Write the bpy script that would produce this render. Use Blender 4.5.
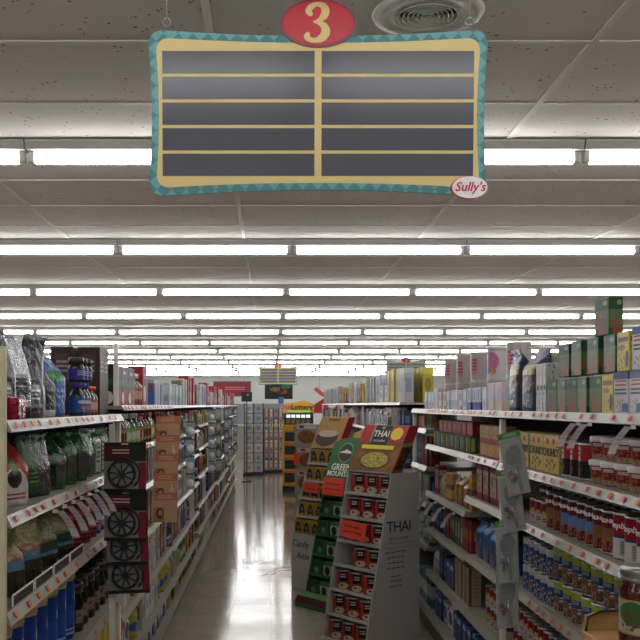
import bpy, bmesh, math, random
from mathutils import Matrix, Vector, noise as mnoise

# ------------------------------------------------------------------ scene, camera, world, exposure
for o in list(bpy.data.objects):
    bpy.data.objects.remove(o, do_unlink=True)
S = bpy.context.scene
C = S.collection
PI = math.pi
CAMH = 1.58
CEIL = CAMH + 1.16

cam_d = bpy.data.cameras.new('camera')
cam = bpy.data.objects.new('camera', cam_d)
C.objects.link(cam)
cam.location = (0, 0, CAMH)
cam.rotation_euler = (PI / 2, 0, 0)
cam_d.sensor_width = 36
cam_d.lens = 36 * 930 / 640
cam_d.shift_x = 49 / 640
cam_d.shift_y = 85 / 640
cam_d.clip_end = 200
S.camera = cam

w = bpy.data.worlds.new('world')
S.world = w
w.use_nodes = True
w.node_tree.nodes['Background'].inputs[0].default_value = (0.8, 0.85, 0.9, 1)
w.node_tree.nodes['Background'].inputs[1].default_value = 0.03

S.view_settings.view_transform = 'Standard'
S.view_settings.look = 'None'
S.view_settings.exposure = 0.0
S.view_settings.gamma = 1.0
S.view_settings.use_curve_mapping = False
TUBE = 20.0          # brightness of the ceiling tubes

# ------------------------------------------------------------------ helpers: colour and materials
def lin(c):
    return c / 12.92 if c <= 0.04045 else ((c + 0.055) / 1.055) ** 2.4

def col(h):
    h = h.lstrip('#')
    return tuple(lin(int(h[i:i + 2], 16) / 255) for i in (0, 2, 4)) + (1,)

MATS = {}

def mat(name, c='#808080', rough=.5, metal=0., emit=None, spec=.5, noise=None, bump=None, trans=0, coat=0, alpha=1):
    if name in MATS:
        return MATS[name]
    m = bpy.data.materials.new(name)
    m.use_nodes = True
    nt = m.node_tree
    b = nt.nodes['Principled BSDF']
    b.inputs['Base Color'].default_value = col(c)
    b.inputs['Roughness'].default_value = rough
    b.inputs['Metallic'].default_value = metal
    b.inputs['Specular IOR Level'].default_value = spec
    b.inputs['Transmission Weight'].default_value = trans
    b.inputs['Coat Weight'].default_value = coat
    b.inputs['Alpha'].default_value = alpha
    if emit:
        b.inputs['Emission Color'].default_value = col(emit[0])
        b.inputs['Emission Strength'].default_value = emit[1]
    if noise:   # (scale, colour2, lo, hi)
        n = nt.nodes.new('ShaderNodeTexNoise')
        n.inputs['Scale'].default_value = noise[0]
        tc = nt.nodes.new('ShaderNodeTexCoord')
        nt.links.new(tc.outputs['Object'], n.inputs['Vector'])
        r = nt.nodes.new('ShaderNodeValToRGB')
        r.color_ramp.elements[0].position = noise[2]
        r.color_ramp.elements[1].position = noise[3]
        r.color_ramp.elements[0].color = col(c)
        r.color_ramp.elements[1].color = col(noise[1])
        nt.links.new(n.outputs[0], r.inputs[0])
        nt.links.new(r.outputs[0], b.inputs['Base Color'])
    if bump:    # (scale, strength)
        n2 = nt.nodes.new('ShaderNodeTexNoise')
        n2.inputs['Scale'].default_value = bump[0]
        n2.inputs['Detail'].default_value = 3
        tc = nt.nodes.new('ShaderNodeTexCoord')
        nt.links.new(tc.outputs['Object'], n2.inputs['Vector'])
        bp = nt.nodes.new('ShaderNodeBump')
        bp.inputs['Strength'].default_value = bump[1]
        bp.inputs['Distance'].default_value = .01
        nt.links.new(n2.outputs[0], bp.inputs['Height'])
        nt.links.new(bp.outputs[0], b.inputs['Normal'])
    MATS[name] = m
    return m

def dull(h):
    h = h.lstrip('#')
    return '#' + ''.join('%02x' % int(int(h[i:i + 2], 16) * .9) for i in (0, 2, 4))

def pmat(name, base, items=(), rough=.45, metal=0., bump=None, coat=0., wrap=False):
    """printed packaging: flat print laid out in the thing's own 0..1 box (u across, v up)"""
    if name in MATS:
        return MATS[name]
    m = mat(name, base, rough, metal, bump=bump, coat=coat, spec=.5 if bump else .25)
    nt = m.node_tree
    N, L = nt.nodes, nt.links
    b = N['Principled BSDF']
    tc = N.new('ShaderNodeTexCoord')
    sp = N.new('ShaderNodeSeparateXYZ')
    L.new(tc.outputs['Generated'], sp.inputs[0])
    u, v = sp.outputs[0], sp.outputs[2]
    if wrap:      # the print goes on round the ends of the carton
        sn = N.new('ShaderNodeSeparateXYZ')
        L.new(tc.outputs['Normal'], sn.inputs[0])
        ab = N.new('ShaderNodeMath')
        ab.operation = 'ABSOLUTE'
        L.new(sn.outputs[0], ab.inputs[0])
        gt = N.new('ShaderNodeMath')
        gt.operation = 'GREATER_THAN'
        gt.inputs[1].default_value = .5
        L.new(ab.outputs[0], gt.inputs[0])
        mu = N.new('ShaderNodeMix')
        L.new(gt.outputs[0], mu.inputs[0])
        L.new(sp.outputs[0], mu.inputs[2])
        L.new(sp.outputs[1], mu.inputs[3])
        u = mu.outputs[0]

    def M(op, a, b_=None, c_=None):
        n = N.new('ShaderNodeMath')
        n.operation = op
        for i, x in enumerate((a, b_, c_)):
            if x is None:
                continue
            if isinstance(x, (int, float)):
                n.inputs[i].default_value = x
            else:
                L.new(x, n.inputs[i])
        return n.outputs[0]

    def rng(x, a, z):
        return M('COMPARE', x, (a + z) / 2, abs(z - a) / 2)
    rgb = N.new('ShaderNodeRGB')
    rgb.outputs[0].default_value = col(dull(base))
    cur = rgb.outputs[0]
    for it in items:
        k = it[0]
        if k == 'band':
            mk = rng(v, it[1], it[2])
        elif k == 'rect':
            mk = M('MULTIPLY', rng(u, it[1], it[2]), rng(v, it[3], it[4]))
        elif k == 'ell':
            du = M('DIVIDE', M('SUBTRACT', u, it[1]), it[3])
            dv = M('DIVIDE', M('SUBTRACT', v, it[2]), it[4])
            mk = M('LESS_THAN', M('ADD', M('MULTIPLY', du, du), M('MULTIPLY', dv, dv)), 1)
        elif k == 'lines':   # u0,u1,v0,v1,n,col : rows of print
            fr = M('FRACT', M('MULTIPLY', M('SUBTRACT', v, it[3]), it[5] / (it[4] - it[3])))
            mk = M('MULTIPLY', M('MULTIPLY', rng(u, it[1], it[2]), rng(v, it[3], it[4])), M('GREATER_THAN', fr, .5))
        elif k == 'food':    # mottled picture: u,v,ru,rv,col
            du = M('DIVIDE', M('SUBTRACT', u, it[1]), it[3])
            dv = M('DIVIDE', M('SUBTRACT', v, it[2]), it[4])
            e = M('LESS_THAN', M('ADD', M('MULTIPLY', du, du), M('MULTIPLY', dv, dv)), 1)
            n = N.new('ShaderNodeTexVoronoi')
            n.inputs['Scale'].default_value = 9
            L.new(tc.outputs['Generated'], n.inputs['Vector'])
            mk = M('MULTIPLY', e, M('LESS_THAN', n.outputs['Distance'], .42))
        elif k == 'mott':    # patches over everything: scale, threshold, col
            n = N.new('ShaderNodeTexNoise')
            n.inputs['Scale'].default_value = it[1]
            L.new(tc.outputs['Generated'], n.inputs['Vector'])
            mk = M('GREATER_THAN', n.outputs[0], it[2])
        elif k == 'check':   # n across, n up
            n = N.new('ShaderNodeTexChecker')
            n.inputs['Scale'].default_value = it[1]
            L.new(tc.outputs['Object'], n.inputs['Vector'])
            mk = n.outputs['Fac']
        mx = N.new('ShaderNodeMix')
        mx.data_type = 'RGBA'
        L.new(mk, mx.inputs[0])
        L.new(cur, mx.inputs[6])
        mx.inputs[7].default_value = col(dull(it[-1]))
        cur = mx.outputs[2]
    L.new(cur, b.inputs['Base Color'])
    return m

# ------------------------------------------------------------------ helpers: meshes
def to_mesh(bm, name, m=None, smooth=False):
    me = bpy.data.meshes.new(name)
    bm.normal_update()
    bm.to_mesh(me)
    bm.free()
    if m:
        me.materials.append(m)
    if smooth:
        me.polygons.foreach_set('use_smooth', [True] * len(me.polygons))
    return me

def bx(bm, x0, x1, y0, y1, z0, z1):
    vs = [bm.verts.new(p) for p in ((x0, y0, z0), (x1, y0, z0), (x1, y1, z0), (x0, y1, z0),
                                    (x0, y0, z1), (x1, y0, z1), (x1, y1, z1), (x0, y1, z1))]
    for f in ((0, 3, 2, 1), (4, 5, 6, 7), (0, 1, 5, 4), (1, 2, 6, 5), (2, 3, 7, 6), (3, 0, 4, 7)):
        bm.faces.new([vs[i] for i in f])
    return vs

def boxm(name, x0, x1, y0, y1, z0, z1, m, bev=0.):
    bm = bmesh.new()
    bx(bm, min(x0, x1), max(x0, x1), min(y0, y1), max(y0, y1), min(z0, z1), max(z0, z1))
    if bev:
        bmesh.ops.bevel(bm, geom=bm.edges[:], offset=bev, segments=1, affect='EDGES')
    return to_mesh(bm, name, m)

def prism(name, pts, axis, a, b, m):
    """closed polygon pts extruded along axis ('x','y','z') from a to b"""
    bm = bmesh.new()
    def P(p, t):
        return {'x': (t, p[0], p[1]), 'y': (p[0], t, p[1]), 'z': (p[0], p[1], t)}[axis]
    A = [bm.verts.new(P(p, a)) for p in pts]
    B = [bm.verts.new(P(p, b)) for p in pts]
    n = len(pts)
    bm.faces.new(A)
    bm.faces.new(B[::-1])
    for i in range(n):
        bm.faces.new((A[i], B[i], B[(i + 1) % n], A[(i + 1) % n]))
    bmesh.ops.recalc_face_normals(bm, faces=bm.faces[:])
    return to_mesh(bm, name, m)

def lathe(name, prof, m, seg=16, cap=True, sx=1., sy=1., smooth=True):
    """prof: list of (r,z)"""
    bm = bmesh.new()
    rings = []
    for r, z in prof:
        rings.append([bm.verts.new((r * sx * math.cos(2 * PI * i / seg), r * sy * math.sin(2 * PI * i / seg), z)) for i in range(seg)])
    for a, b in zip(rings, rings[1:]):
        for i in range(seg):
            f = bm.faces.new((a[i], a[(i + 1) % seg], b[(i + 1) % seg], b[i]))
            f.smooth = smooth
    if cap:
        bm.faces.new(rings[0][::-1])
        bm.faces.new(rings[-1])
    bmesh.ops.recalc_face_normals(bm, faces=bm.faces[:])
    return to_mesh(bm, name, m)

def tubem(name, pts, r, m, seg=6, closed=False):
    bm = bmesh.new()
    rings = []
    n = len(pts)
    pts = [Vector(p) for p in pts]
    for i, p in enumerate(pts):
        if closed:
            t = pts[(i + 1) % n] - pts[i - 1]
        else:
            t = pts[min(i + 1, n - 1)] - pts[max(i - 1, 0)]
        t.normalize()
        up = Vector((0, 0, 1)) if abs(t.z) < .9 else Vector((1, 0, 0))
        a = t.cross(up).normalized()
        b = t.cross(a)
        rings.append([bm.verts.new(p + r * (a * math.cos(2 * PI * k / seg) + b * math.sin(2 * PI * k / seg))) for k in range(seg)])
    prs = list(zip(rings, rings[1:])) + ([(rings[-1], rings[0])] if closed else [])
    for a, b in prs:
        for i in range(seg):
            f = bm.faces.new((a[i], a[(i + 1) % seg], b[(i + 1) % seg], b[i]))
            f.smooth = True
    if not closed:
        bm.faces.new(rings[0][::-1])
        bm.faces.new(rings[-1])
    bmesh.ops.recalc_face_normals(bm, faces=bm.faces[:])
    return to_mesh(bm, name, m)

def multibox(name, boxes, m):
    bm = bmesh.new()
    for b in boxes:
        bx(bm, *b)
    return to_mesh(bm, name, m)

def bagm(name, wd, d, h, m, seed=0, seal=.1, taper=.68, lean=.0):
    """block-bottom foil bag: rounded rectangle base that gathers into a flat crimped seal"""
    rnd = random.Random(seed)
    bm = bmesh.new()
    seg, rows = 20, 14
    rings = []
    ph = rnd.random() * 9
    for j in range(rows + 1):
        t = j / rows
        if t < taper:
            k = 1.
        else:
            k = max(0., 1 - (t - taper) / max(.04, 1 - seal - taper))
        dd = d * (.03 + .97 * k ** .8)
        ww = wd * (1.0 + (.04 * (1 - k)))
        if t < .06:
            dd *= .94
            ww *= .96
        ring = []
        for i in range(seg):
            a = 2 * PI * i / seg
            ca, sa = math.cos(a), math.sin(a)
            e = .35
            x = math.copysign(abs(ca) ** e, ca) * ww / 2
            y = math.copysign(abs(sa) ** e, sa) * dd / 2
            wob = mnoise.noise(Vector((x * 22 + ph, y * 22, t * 5 + ph)))
            wob2 = mnoise.noise(Vector((x * 60 + ph, y * 50, t * 14 - ph)))
            f = 1 + (.07 * wob + .035 * wob2) * (1 if t > .08 else .3)
            yy = y * f + lean * max(0, t - taper) ** 1.3 * h + .01 * wob * (1 - k)
            ring.append(bm.verts.new((x * (1 + .03 * wob), yy, t * h + .006 * wob2 * (t > .3))))
        rings.append(ring)
    for a, b in zip(rings, rings[1:]):
        for i in range(seg):
            f = bm.faces.new((a[i], a[(i + 1) % seg], b[(i + 1) % seg], b[i]))
            f.smooth = True
    bm.faces.new(rings[0][::-1])
    bm.faces.new(rings[-1])
    zmin = min(v.co.z for v in bm.verts)
    for v in bm.verts:
        v.co.z -= zmin
    return to_mesh(bm, name, m)

def textm(name, s, size, m, bold=0., shear=0., depth=.0008, space=1.0, align='CENTER', bend=None):
    cu = bpy.data.curves.new(name, 'FONT')
    cu.body = s
    cu.size = size
    cu.extrude = depth
    cu.offset = bold
    cu.shear = shear
    cu.space_character = space
    cu.align_x = align
    cu.align_y = 'CENTER'
    cu.resolution_u = 2
    ob = bpy.data.objects.new(name, cu)
    C.objects.link(ob)
    dg = bpy.context.evaluated_depsgraph_get()
    me = bpy.data.meshes.new_from_object(ob.evaluated_get(dg))
    bpy.data.objects.remove(ob, do_unlink=True)
    bpy.data.curves.remove(cu)
    for v in me.vertices:
        x, y, z = v.co
        if bend:    # wrap round a can of radius bend, centre on its axis
            a = x / bend
            v.co = ((bend + z) * math.sin(a), -(bend + z) * math.cos(a), y)
        else:
            v.co = (x, -z, y)
    me.materials.clear()
    me.materials.append(m)
    me.name = name
    return me

def moved(me, dx=0, dy=0, dz=0, rot=None):
    if rot:
        me.transform(rot)
    me.transform(Matrix.Translation((dx, dy, dz)))
    return me

# ------------------------------------------------------------------ helpers: objects
def add(name, me, parent=None, loc=None, rot=None, label=None, cat=None, group=None, kind=None):
    o = bpy.data.objects.new(name, me)
    C.objects.link(o)
    if parent:
        o.parent = parent
    if loc is not None:
        o.location = loc
    if rot is not None:
        o.rotation_euler = rot
    if label:
        o['label'] = label
    if cat:
        o['category'] = cat
    if group:
        o['group'] = group
    if kind:
        o['kind'] = kind
    return o

ORD = ['first', 'second', 'third', 'fourth', 'fifth', 'sixth', 'seventh', 'eighth', 'ninth', 'tenth', 'eleventh', 'twelfth',
       'thirteenth', 'fourteenth', 'fifteenth', 'sixteenth', 'seventeenth', 'eighteenth', 'nineteenth']
TENS = {2: 'twent', 3: 'thirt', 4: 'fort', 5: 'fift', 6: 'sixt', 7: 'sevent', 8: 'eight', 9: 'ninet'}

def ordn(n):       # 1-based
    if n <= 19:
        return ORD[n - 1]
    t, u = divmod(n, 10)
    return TENS[t] + 'ieth' if u == 0 else TENS[t] + 'y-' + ORD[u - 1]

# ------------------------------------------------------------------ common materials
M_white = mat('white_enamel', '#d9d6cc', .42)
M_shelf = mat('shelf_enamel', '#989283', .5, noise=(6, '#857e70', .45, .8))
M_rail = mat('price_rail_plastic', '#8d897d', .35)
M_cream = mat('cream_panel', '#bdb393', .55)
M_back = mat('back_panel', '#55504a', .7)
M_kick = mat('kick_plate', '#5a554e', .6)
M_tag = mat('orange_price_tag', '#d4673c', .6)
M_paper = mat('paper_white', '#e9e4e2', .7)
M_pink = mat('pink_print', '#b86a7c', .7)
M_black = mat('black_plastic', '#15151a', .4)
M_dark = mat('dark_ink', '#26262b', .6)
M_ink = mat('white_ink', '#e8e6e0', .55)
M_steel = mat('tin_steel', '#b9bab8', .28, .9)
M_wire = mat('wire', '#9a9a9a', .35, .8)
M_cardb = mat('cardboard', '#b08a58', .8, noise=(14, '#9d7848', .4, .7))
M_red = mat('red_plain', '#b51f2c', .45)
M_yellow = mat('yellow_plain', '#e3c92d', .5)
M_green = mat('green_plain', '#3d7a3a', .5)

# ------------------------------------------------------------------ the room
FX0, FX1, FY0, FY1 = -8.0, 9.0, -5.0, 36.0

def floor_mat():
    m = bpy.data.materials.new('polished_vinyl')
    m.use_nodes = True
    nt = m.node_tree
    N, L = nt.nodes, nt.links
    b = N['Principled BSDF']
    tc = N.new('ShaderNodeTexCoord')
    br = N.new('ShaderNodeTexBrick')
    br.offset = 0
    br.inputs['Scale'].default_value = 1
    br.inputs['Brick Width'].default_value = .305
    br.inputs['Row Height'].default_value = .305
    br.inputs['Mortar Size'].default_value = .0018
    br.inputs['Color1'].default_value = col('#beb29f')
    br.inputs['Color2'].default_value = col('#b7aa97')
    br.inputs['Mortar'].default_value = col('#a39787')
    L.new(tc.outputs['Object'], br.inputs['Vector'])
    n = N.new('ShaderNodeTexNoise')
    n.inputs['Scale'].default_value = 5
    n.inputs['Detail'].default_value = 6
    L.new(tc.outputs['Object'], n.inputs['Vector'])
    mx = N.new('ShaderNodeMix')
    mx.data_type = 'RGBA'
    mx.blend_type = 'MULTIPLY'
    mx.inputs[0].default_value = .35
    L.new(br.outputs['Color'], mx.inputs[6])
    L.new(n.outputs[0], mx.inputs[7])
    L.new(mx.outputs[2], b.inputs['Base Color'])
    b.inputs['Roughness'].default_value = .12
    b.inputs['Specular IOR Level'].default_value = 1.0
    b.inputs['Coat Weight'].default_value = .4
    b.inputs['Coat Roughness'].default_value = .1
    b.inputs['Coat IOR'].default_value = 1.6
    n2 = N.new('ShaderNodeTexNoise')
    n2.inputs['Scale'].default_value = 3.3
    n2.inputs['Detail'].default_value = 2
    L.new(tc.outputs['Object'], n2.inputs['Vector'])
    bp = N.new('ShaderNodeBump')
    bp.inputs['Strength'].default_value = .12
    bp.inputs['Distance'].default_value = .01
    L.new(n2.outputs[0], bp.inputs['Height'])
    L.new(bp.outputs[0], b.inputs['Normal'])
    return m

add('floor', boxm('floor', FX0, FX1, FY0, FY1, -.1, 0, floor_mat()), kind='structure', label='polished beige vinyl floor of the aisle', cat='floor')
M_wall = mat('wall_paint', '#dfe3df', .7)
for nm, a in (('wall_back', (FX0, FX1, FY1, FY1 + .15, 0, CEIL)), ('wall_front', (FX0, FX1, FY0 - .15, FY0, 0, CEIL)),
              ('wall_left', (FX0 - .15, FX0, FY0, FY1, 0, CEIL)), ('wall_right', (FX1, FX1 + .15, FY0, FY1, 0, CEIL))):
    add(nm, boxm(nm, *a, M_wall), kind='structure', label='white painted store ' + nm.replace('wall_', '') + ' wall', cat='wall')

def tile_mat():
    m = mat('ceiling_tile', '#cdc6be', .85)
    nt = m.node_tree
    N, L = nt.nodes, nt.links
    tc = N.new('ShaderNodeTexCoord')
    oi = N.new('ShaderNodeObjectInfo')
    va = N.new('ShaderNodeVectorMath')
    L.new(tc.outputs['Object'], va.inputs[0])
    L.new(oi.outputs['Location'], va.inputs[1])
    vo = N.new('ShaderNodeTexVoronoi')
    vo.inputs['Scale'].default_value = 34
    L.new(va.outputs[0], vo.inputs['Vector'])
    n = N.new('ShaderNodeTexNoise')
    n.inputs['Scale'].default_value = 16
    L.new(va.outputs[0], n.inputs['Vector'])
    mu = N.new('ShaderNodeMath')
    mu.operation = 'MULTIPLY'
    mu.inputs[1].default_value = .34
    L.new(n.outputs[0], mu.inputs[0])
    lt = N.new('ShaderNodeMath')
    lt.operation = 'LESS_THAN'
    L.new(vo.outputs['Distance'], lt.inputs[0])
    L.new(mu.outputs[0], lt.inputs[1])
    n3 = N.new('ShaderNodeTexNoise')
    n3.inputs['Scale'].default_value = 9
    L.new(va.outputs[0], n3.inputs['Vector'])
    g = N.new('ShaderNodeMath')
    g.operation = 'GREATER_THAN'
    g.inputs[1].default_value = .52
    L.new(n3.outputs[0], g.inputs[0])
    m2 = N.new('ShaderNodeMath')
    m2.operation = 'MULTIPLY'
    L.new(lt.outputs[0], m2.inputs[0])
    L.new(g.outputs[0], m2.inputs[1])
    mx = N.new('ShaderNodeMix')
    mx.data_type = 'RGBA'
    L.new(m2.outputs[0], mx.inputs[0])
    mx.inputs[6].default_value = col('#cdc6be')
    mx.inputs[7].default_value = col('#6f675e')
    L.new(mx.outputs[2], N['Principled BSDF'].inputs['Base Color'])
    return m

M_tile = tile_mat()
M_tbar = mat('ceiling_tbar', '#d2ccc4', .6)
ceil = add('ceiling', boxm('ceiling', FX0, FX1, FY0, FY1, CEIL + .012, CEIL + .1, mat('ceiling_void', '#77726c', .9)),
           kind='structure', label='grey speckled suspended tile ceiling', cat='ceiling')
TX0, TY0 = 1.03, 2.97
tile_me = boxm('ceiling_tile', .012, 1.208, .012, .598, 0, .012, M_tile, bev=.003)
rest = bmesh.new()
for i in range(-8, 7):
    for j in range(-13, 55):
        x, y = TX0 + 1.22 * i, TY0 + .61 * j
        if not (FX0 <= x and x + 1.22 <= FX1 and FY0 <= y and y + .61 <= FY1):
            continue
        if -1 <= j <= 14 and -4 <= i <= 3:
            add('ceiling_tile', tile_me, ceil, (x, y, CEIL))
        else:
            bx(rest, x + .012, x + 1.208, y + .012, y + .598, CEIL, CEIL + .012)
add('ceiling_tile_field', to_mesh(rest, 'ceiling_tile_field', M_tile), ceil, kind='stuff')
bars = []
for i in range(-8, 8):
    x = TX0 + 1.22 * i
    if FX0 < x < FX1:
        bars.append((x - .0125, x + .0125, FY0, FY1, CEIL - .004, CEIL + .006))
for j in range(-13, 56):
    y = TY0 + .61 * j
    if FY0 < y < FY1:
        bars.append((FX0, FX1, y - .0125, y + .0125, CEIL - .0035, CEIL + .0055))
add('ceiling_grid', multibox('ceiling_grid', bars, M_tbar), ceil)

# ------------------------------------------------------------------ ceiling tube lights
M_house = mat('fixture_housing', '#b4b2ad', .4)
M_tube = mat('lit_tube', '#ffffff', .4, emit=('#fdfdff', TUBE))
M_cap = mat('lamp_holder', '#b9b6b0', .4)
hz = CEIL
house_me = prism('housing', [(-.062, hz - .004), (-.062, hz - .014), (-.045, hz - .044), (.045, hz - .044), (.062, hz - .014), (.062, hz - .004)], 'x', -.607, .607, M_house)
tb = bmesh.new()
bmesh.ops.create_cone(tb, cap_ends=True, segments=10, radius1=.021, radius2=.021, depth=1.14,
                      matrix=Matrix.Translation((0, 0, hz - .078)) @ Matrix.Rotation(PI / 2, 4, 'Y'))
tube_me = to_mesh(tb, 'tube', M_tube, smooth=False)
cap_me = boxm('lamp_holder', -.014, .014, -.017, .017, hz - .094, hz - .044, M_cap, bev=.004)
NR = 13
for k in range(-2, NR):
    y = 4.1 + 2.44 * k
    for c in range(-5, 5):
        x = .756 + 1.22 * c
        if k < 0:
            lab, grp = 'white ceiling tube light in a row above or behind the camera', 'ceiling tube lights outside the picture'
        else:
            lab = '%s tube light from the left wall, %s ceiling row from the large aisle sign' % (ordn(c + 6), ordn(k + 1))
            grp = 'fluorescent tube lights on the ceiling'
        o = add('tube_light', None, None, (x, y, 0), label=lab, cat='ceiling light', group=grp)
        add('housing', house_me, o)
        add('tube', tube_me, o)
        add('lamp_holder', cap_me, o, (-.588, 0, 0))
        add('lamp_holder', cap_me, o, (.588, 0, 0))

# ------------------------------------------------------------------ round ceiling air diffuser
vent = add('air_diffuser', None, None, (.463, 2.745, CEIL), label='round ceiling air diffuser with concentric rings above the aisle sign', cat='vent')
M_vent = mat('vent_paint', '#cdc6be', .5)
add('flange', lathe('flange', [(.165, -.004), (.16, -.012), (.13, -.016), (.118, -.008), (.09, -.012), (.088, -.002)], M_vent, 40, cap=False), vent)
add('throat', lathe('throat', [(.0885, -.003), (.001, -.003)], mat('vent_dark', '#3b3733', .8), 40, cap=False), vent)
for k in range(6):
    r = .014 + .0135 * k
    add('ring', lathe('ring', [(r, -.004), (r + .006, -.016), (r + .0075, -.016), (r + .003, -.004)], M_vent, 40, cap=False), vent)

# ------------------------------------------------------------------ aisle signs
M_teal = pmat('teal_diamonds', '#4f8f90', rough=.4)
def teal():
    m = MATS['teal_diamonds']
    nt = m.node_tree
    N, L = nt.nodes, nt.links
    tc = N.new('ShaderNodeTexCoord')
    mp = N.new('ShaderNodeMapping')
    mp.inputs['Rotation'].default_value = (0, math.radians(45), 0)
    mp.inputs['Location'].default_value = (.004, .0137, .004)
    ch = N.new('ShaderNodeTexChecker')
    ch.inputs['Scale'].default_value = 36
    ch.inputs['Color1'].default_value = col('#47797c')
    ch.inputs['Color2'].default_value = col('#659a9a')
    L.new(tc.outputs['Object'], mp.inputs[0])
    L.new(mp.outputs[0], ch.inputs['Vector'])
    L.new(ch.outputs[0], N['Principled BSDF'].inputs['Base Color'])
teal()
M_signcream = mat('sign_cream', '#cdb878', .5)
M_slate = mat('sign_slate', '#33343e', .26, spec=.45)
M_signred = mat('sign_red', '#b3202f', .35)
M_signrim = mat('sign_dark_red', '#7c2a38', .4)
M_signwhite = mat('sign_white', '#e4e2e2', .4)

def outline(hw, hh, dip, side, r, n=10):
    """rounded rectangle with flaring corners: edges bow in by dip (top/bottom) and side"""
    P = []
    for cx, cz, a0 in ((1, 1, 0), (-1, 1, 90), (-1, -1, 180), (1, -1, 270)):
        for i in range(n + 1):
            a = math.radians(a0 + 90 * i / n)
            P.append((cx * (hw - r) + r * math.cos(a), cz * (hh - r) + r * math.sin(a)))
    Q = []
    for i, p in enumerate(P):
        Q.append(p)
        q = P[(i + 1) % len(P)]
        if math.hypot(q[0] - p[0], q[1] - p[1]) > .1 * hw:
            for k in range(1, 24):
                t = k / 24
                Q.append((p[0] + (q[0] - p[0]) * t, p[1] + (q[1] - p[1]) * t))
    out = []
    for x, z in Q:
        fx = max(0, 1 - (x / hw) ** 2)
        fz = max(0, 1 - (z / hh) ** 2)
        out.append((x - math.copysign(side * fz, x) * abs(x / hw) ** 2, z - math.copysign(dip * fx, z) * abs(z / hh) ** 2))
    return out

def three(sz):
    """a fat serif-like numeral 3 as a filled ribbon"""
    cl = [(-.20, .22, .10), (-.25, .29, .13), (-.18, .40, .12), (-.02, .46, .085), (.13, .41, .14), (.18, .28, .17), (.12, .14, .14), (-.02, .05, .06),
          (-.10, .02, .05), (0., .0, .07), (.14, -.08, .14), (.19, -.23, .18), (.10, -.37, .16), (-.06, -.44, .10), (-.20, -.42, .10), (-.29, -.36, .12), (-.27, -.29, .10)]
    bm = bmesh.new()
    L_, R_ = [], []
    pts = []
    for i in range(len(cl) - 1):
        p0, p1, p2, p3 = cl[max(i - 1, 0)], cl[i], cl[i + 1], cl[min(i + 2, len(cl) - 1)]
        for k in range(5):
            t = k / 5
            pts.append(tuple(.5 * (2 * p1[j] + (p2[j] - p0[j]) * t + (2 * p0[j] - 5 * p1[j] + 4 * p2[j] - p3[j]) * t * t + (3 * p1[j] - p0[j] - 3 * p2[j] + p3[j]) * t ** 3) for j in range(3)))
    pts.append(cl[-1])
    # union look: overlapping discs swept along the stroke, each slightly proud of the last
    for i, (x, z, r) in enumerate(pts):
        d = i * .0000006
        ring = [bm.verts.new(((x + r * .62 * math.cos(2 * PI * k / 14)) * sz, -d, (z + r * .62 * math.sin(2 * PI * k / 14)) * sz)) for k in range(14)]
        bm.faces.new(ring[::-1]).normal_update()
        if i:
            L_.append((prev, ring))
        prev = ring
    for a, b in L_:
        for k in range(14):
            bm.faces.new((a[k], a[(k + 1) % 14], b[(k + 1) % 14], b[k]))
    return to_mesh(bm, 'numeral', mat('numeral_cream', '#ddc883', .45))

num_me = three(.105)

def ellm(name, rx, rz, y0, y1, m, n=48):
    return prism(name, [(rx * math.cos(2 * PI * i / n), rz * math.sin(2 * PI * i / n)) for i in range(n)], 'y', y0, y1, m)

sg = .002677
frame_me = prism('border', outline(171 * sg, 83 * sg, 7 * sg, 5 * sg, 17 * sg), 'y', 0, .008, M_teal)
face_me = prism('face', outline(162.5 * sg, 74.5 * sg, 5.5 * sg, 3.5 * sg, 14 * sg), 'y', -.0015, .002, M_signcream)
slat_me = boxm('slat', -76 * sg, 76 * sg, -.0028, -.001, -11 * sg, 11 * sg, M_slate)
oval_rim = ellm('oval', 38 * sg, 24 * sg, -.006, .0, M_signrim)
oval_in = ellm('oval_face', 34.5 * sg, 21.5 * sg, -.0075, -.005, M_signred)

def aisle_sign(x, y, zc, label, near):
    o = add('aisle_sign', None, None, (x, y, zc), (math.radians(2.6 if near else 0), 0, 0), label=label, cat='sign', group='hanging aisle signs')
    add('border', frame_me, o)
    add('face', face_me, o)
    for c in (-1, 1):
        for r in range(5):
            add('slat', slat_me, o, (c * 79.5 * sg, 0, (50 - 25.3 * r) * sg))
    ov = add('oval', oval_rim, o, (0, 0, 88 * sg))
    add('oval_face', oval_in, ov)
    add('numeral', num_me, ov, (0, -.0078, 0))
    for c in (-1, 1):
        h = 88 * sg
        add('eyelet', tubem('eyelet', [(.011 * math.cos(2 * PI * i / 14), 0, .011 * math.sin(2 * PI * i / 14)) for i in range(14)], .0018, M_wire, closed=True),
            o, (c * 151 * sg, .004, h + .006))
        add('wire', tubem('wire', [(0, 0, 0), (0, 0, CEIL - zc - h - .013)], .0012 if near else .004, M_wire, 5), o, (c * 151 * sg, .004, h + .012))
    if near:
        b = add('shop_badge', ellm('shop_badge', 18.5 * sg, 11.5 * sg, -.006, .0, M_signred), o, (151.5 * sg, 0, -74 * sg))
        add('badge_face', ellm('badge_face', 17.6 * sg, 10.8 * sg, -.0075, -.005, M_signwhite), b, (.6 * sg, 0, .3 * sg))
        add('badge_lettering', textm('badge_lettering', "Sully's", .034, M_signred, bold=.0006, shear=.25), b, (.6 * sg, -.0082, .3 * sg))
    return o

aisle_sign((318 - 271) * sg, 2.49, CAMH + (405 - 113.2) * sg, 'large cream and teal hanging sign for aisle 3 close to the camera', True)
aisle_sign(.165, 21.9, CAMH + .69, 'small distant hanging aisle sign above the far end of the aisle', False)
aisle_sign(3.05, 21.0, CAMH + .78, 'distant grey hanging aisle sign over the next aisle to the right', False)

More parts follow.
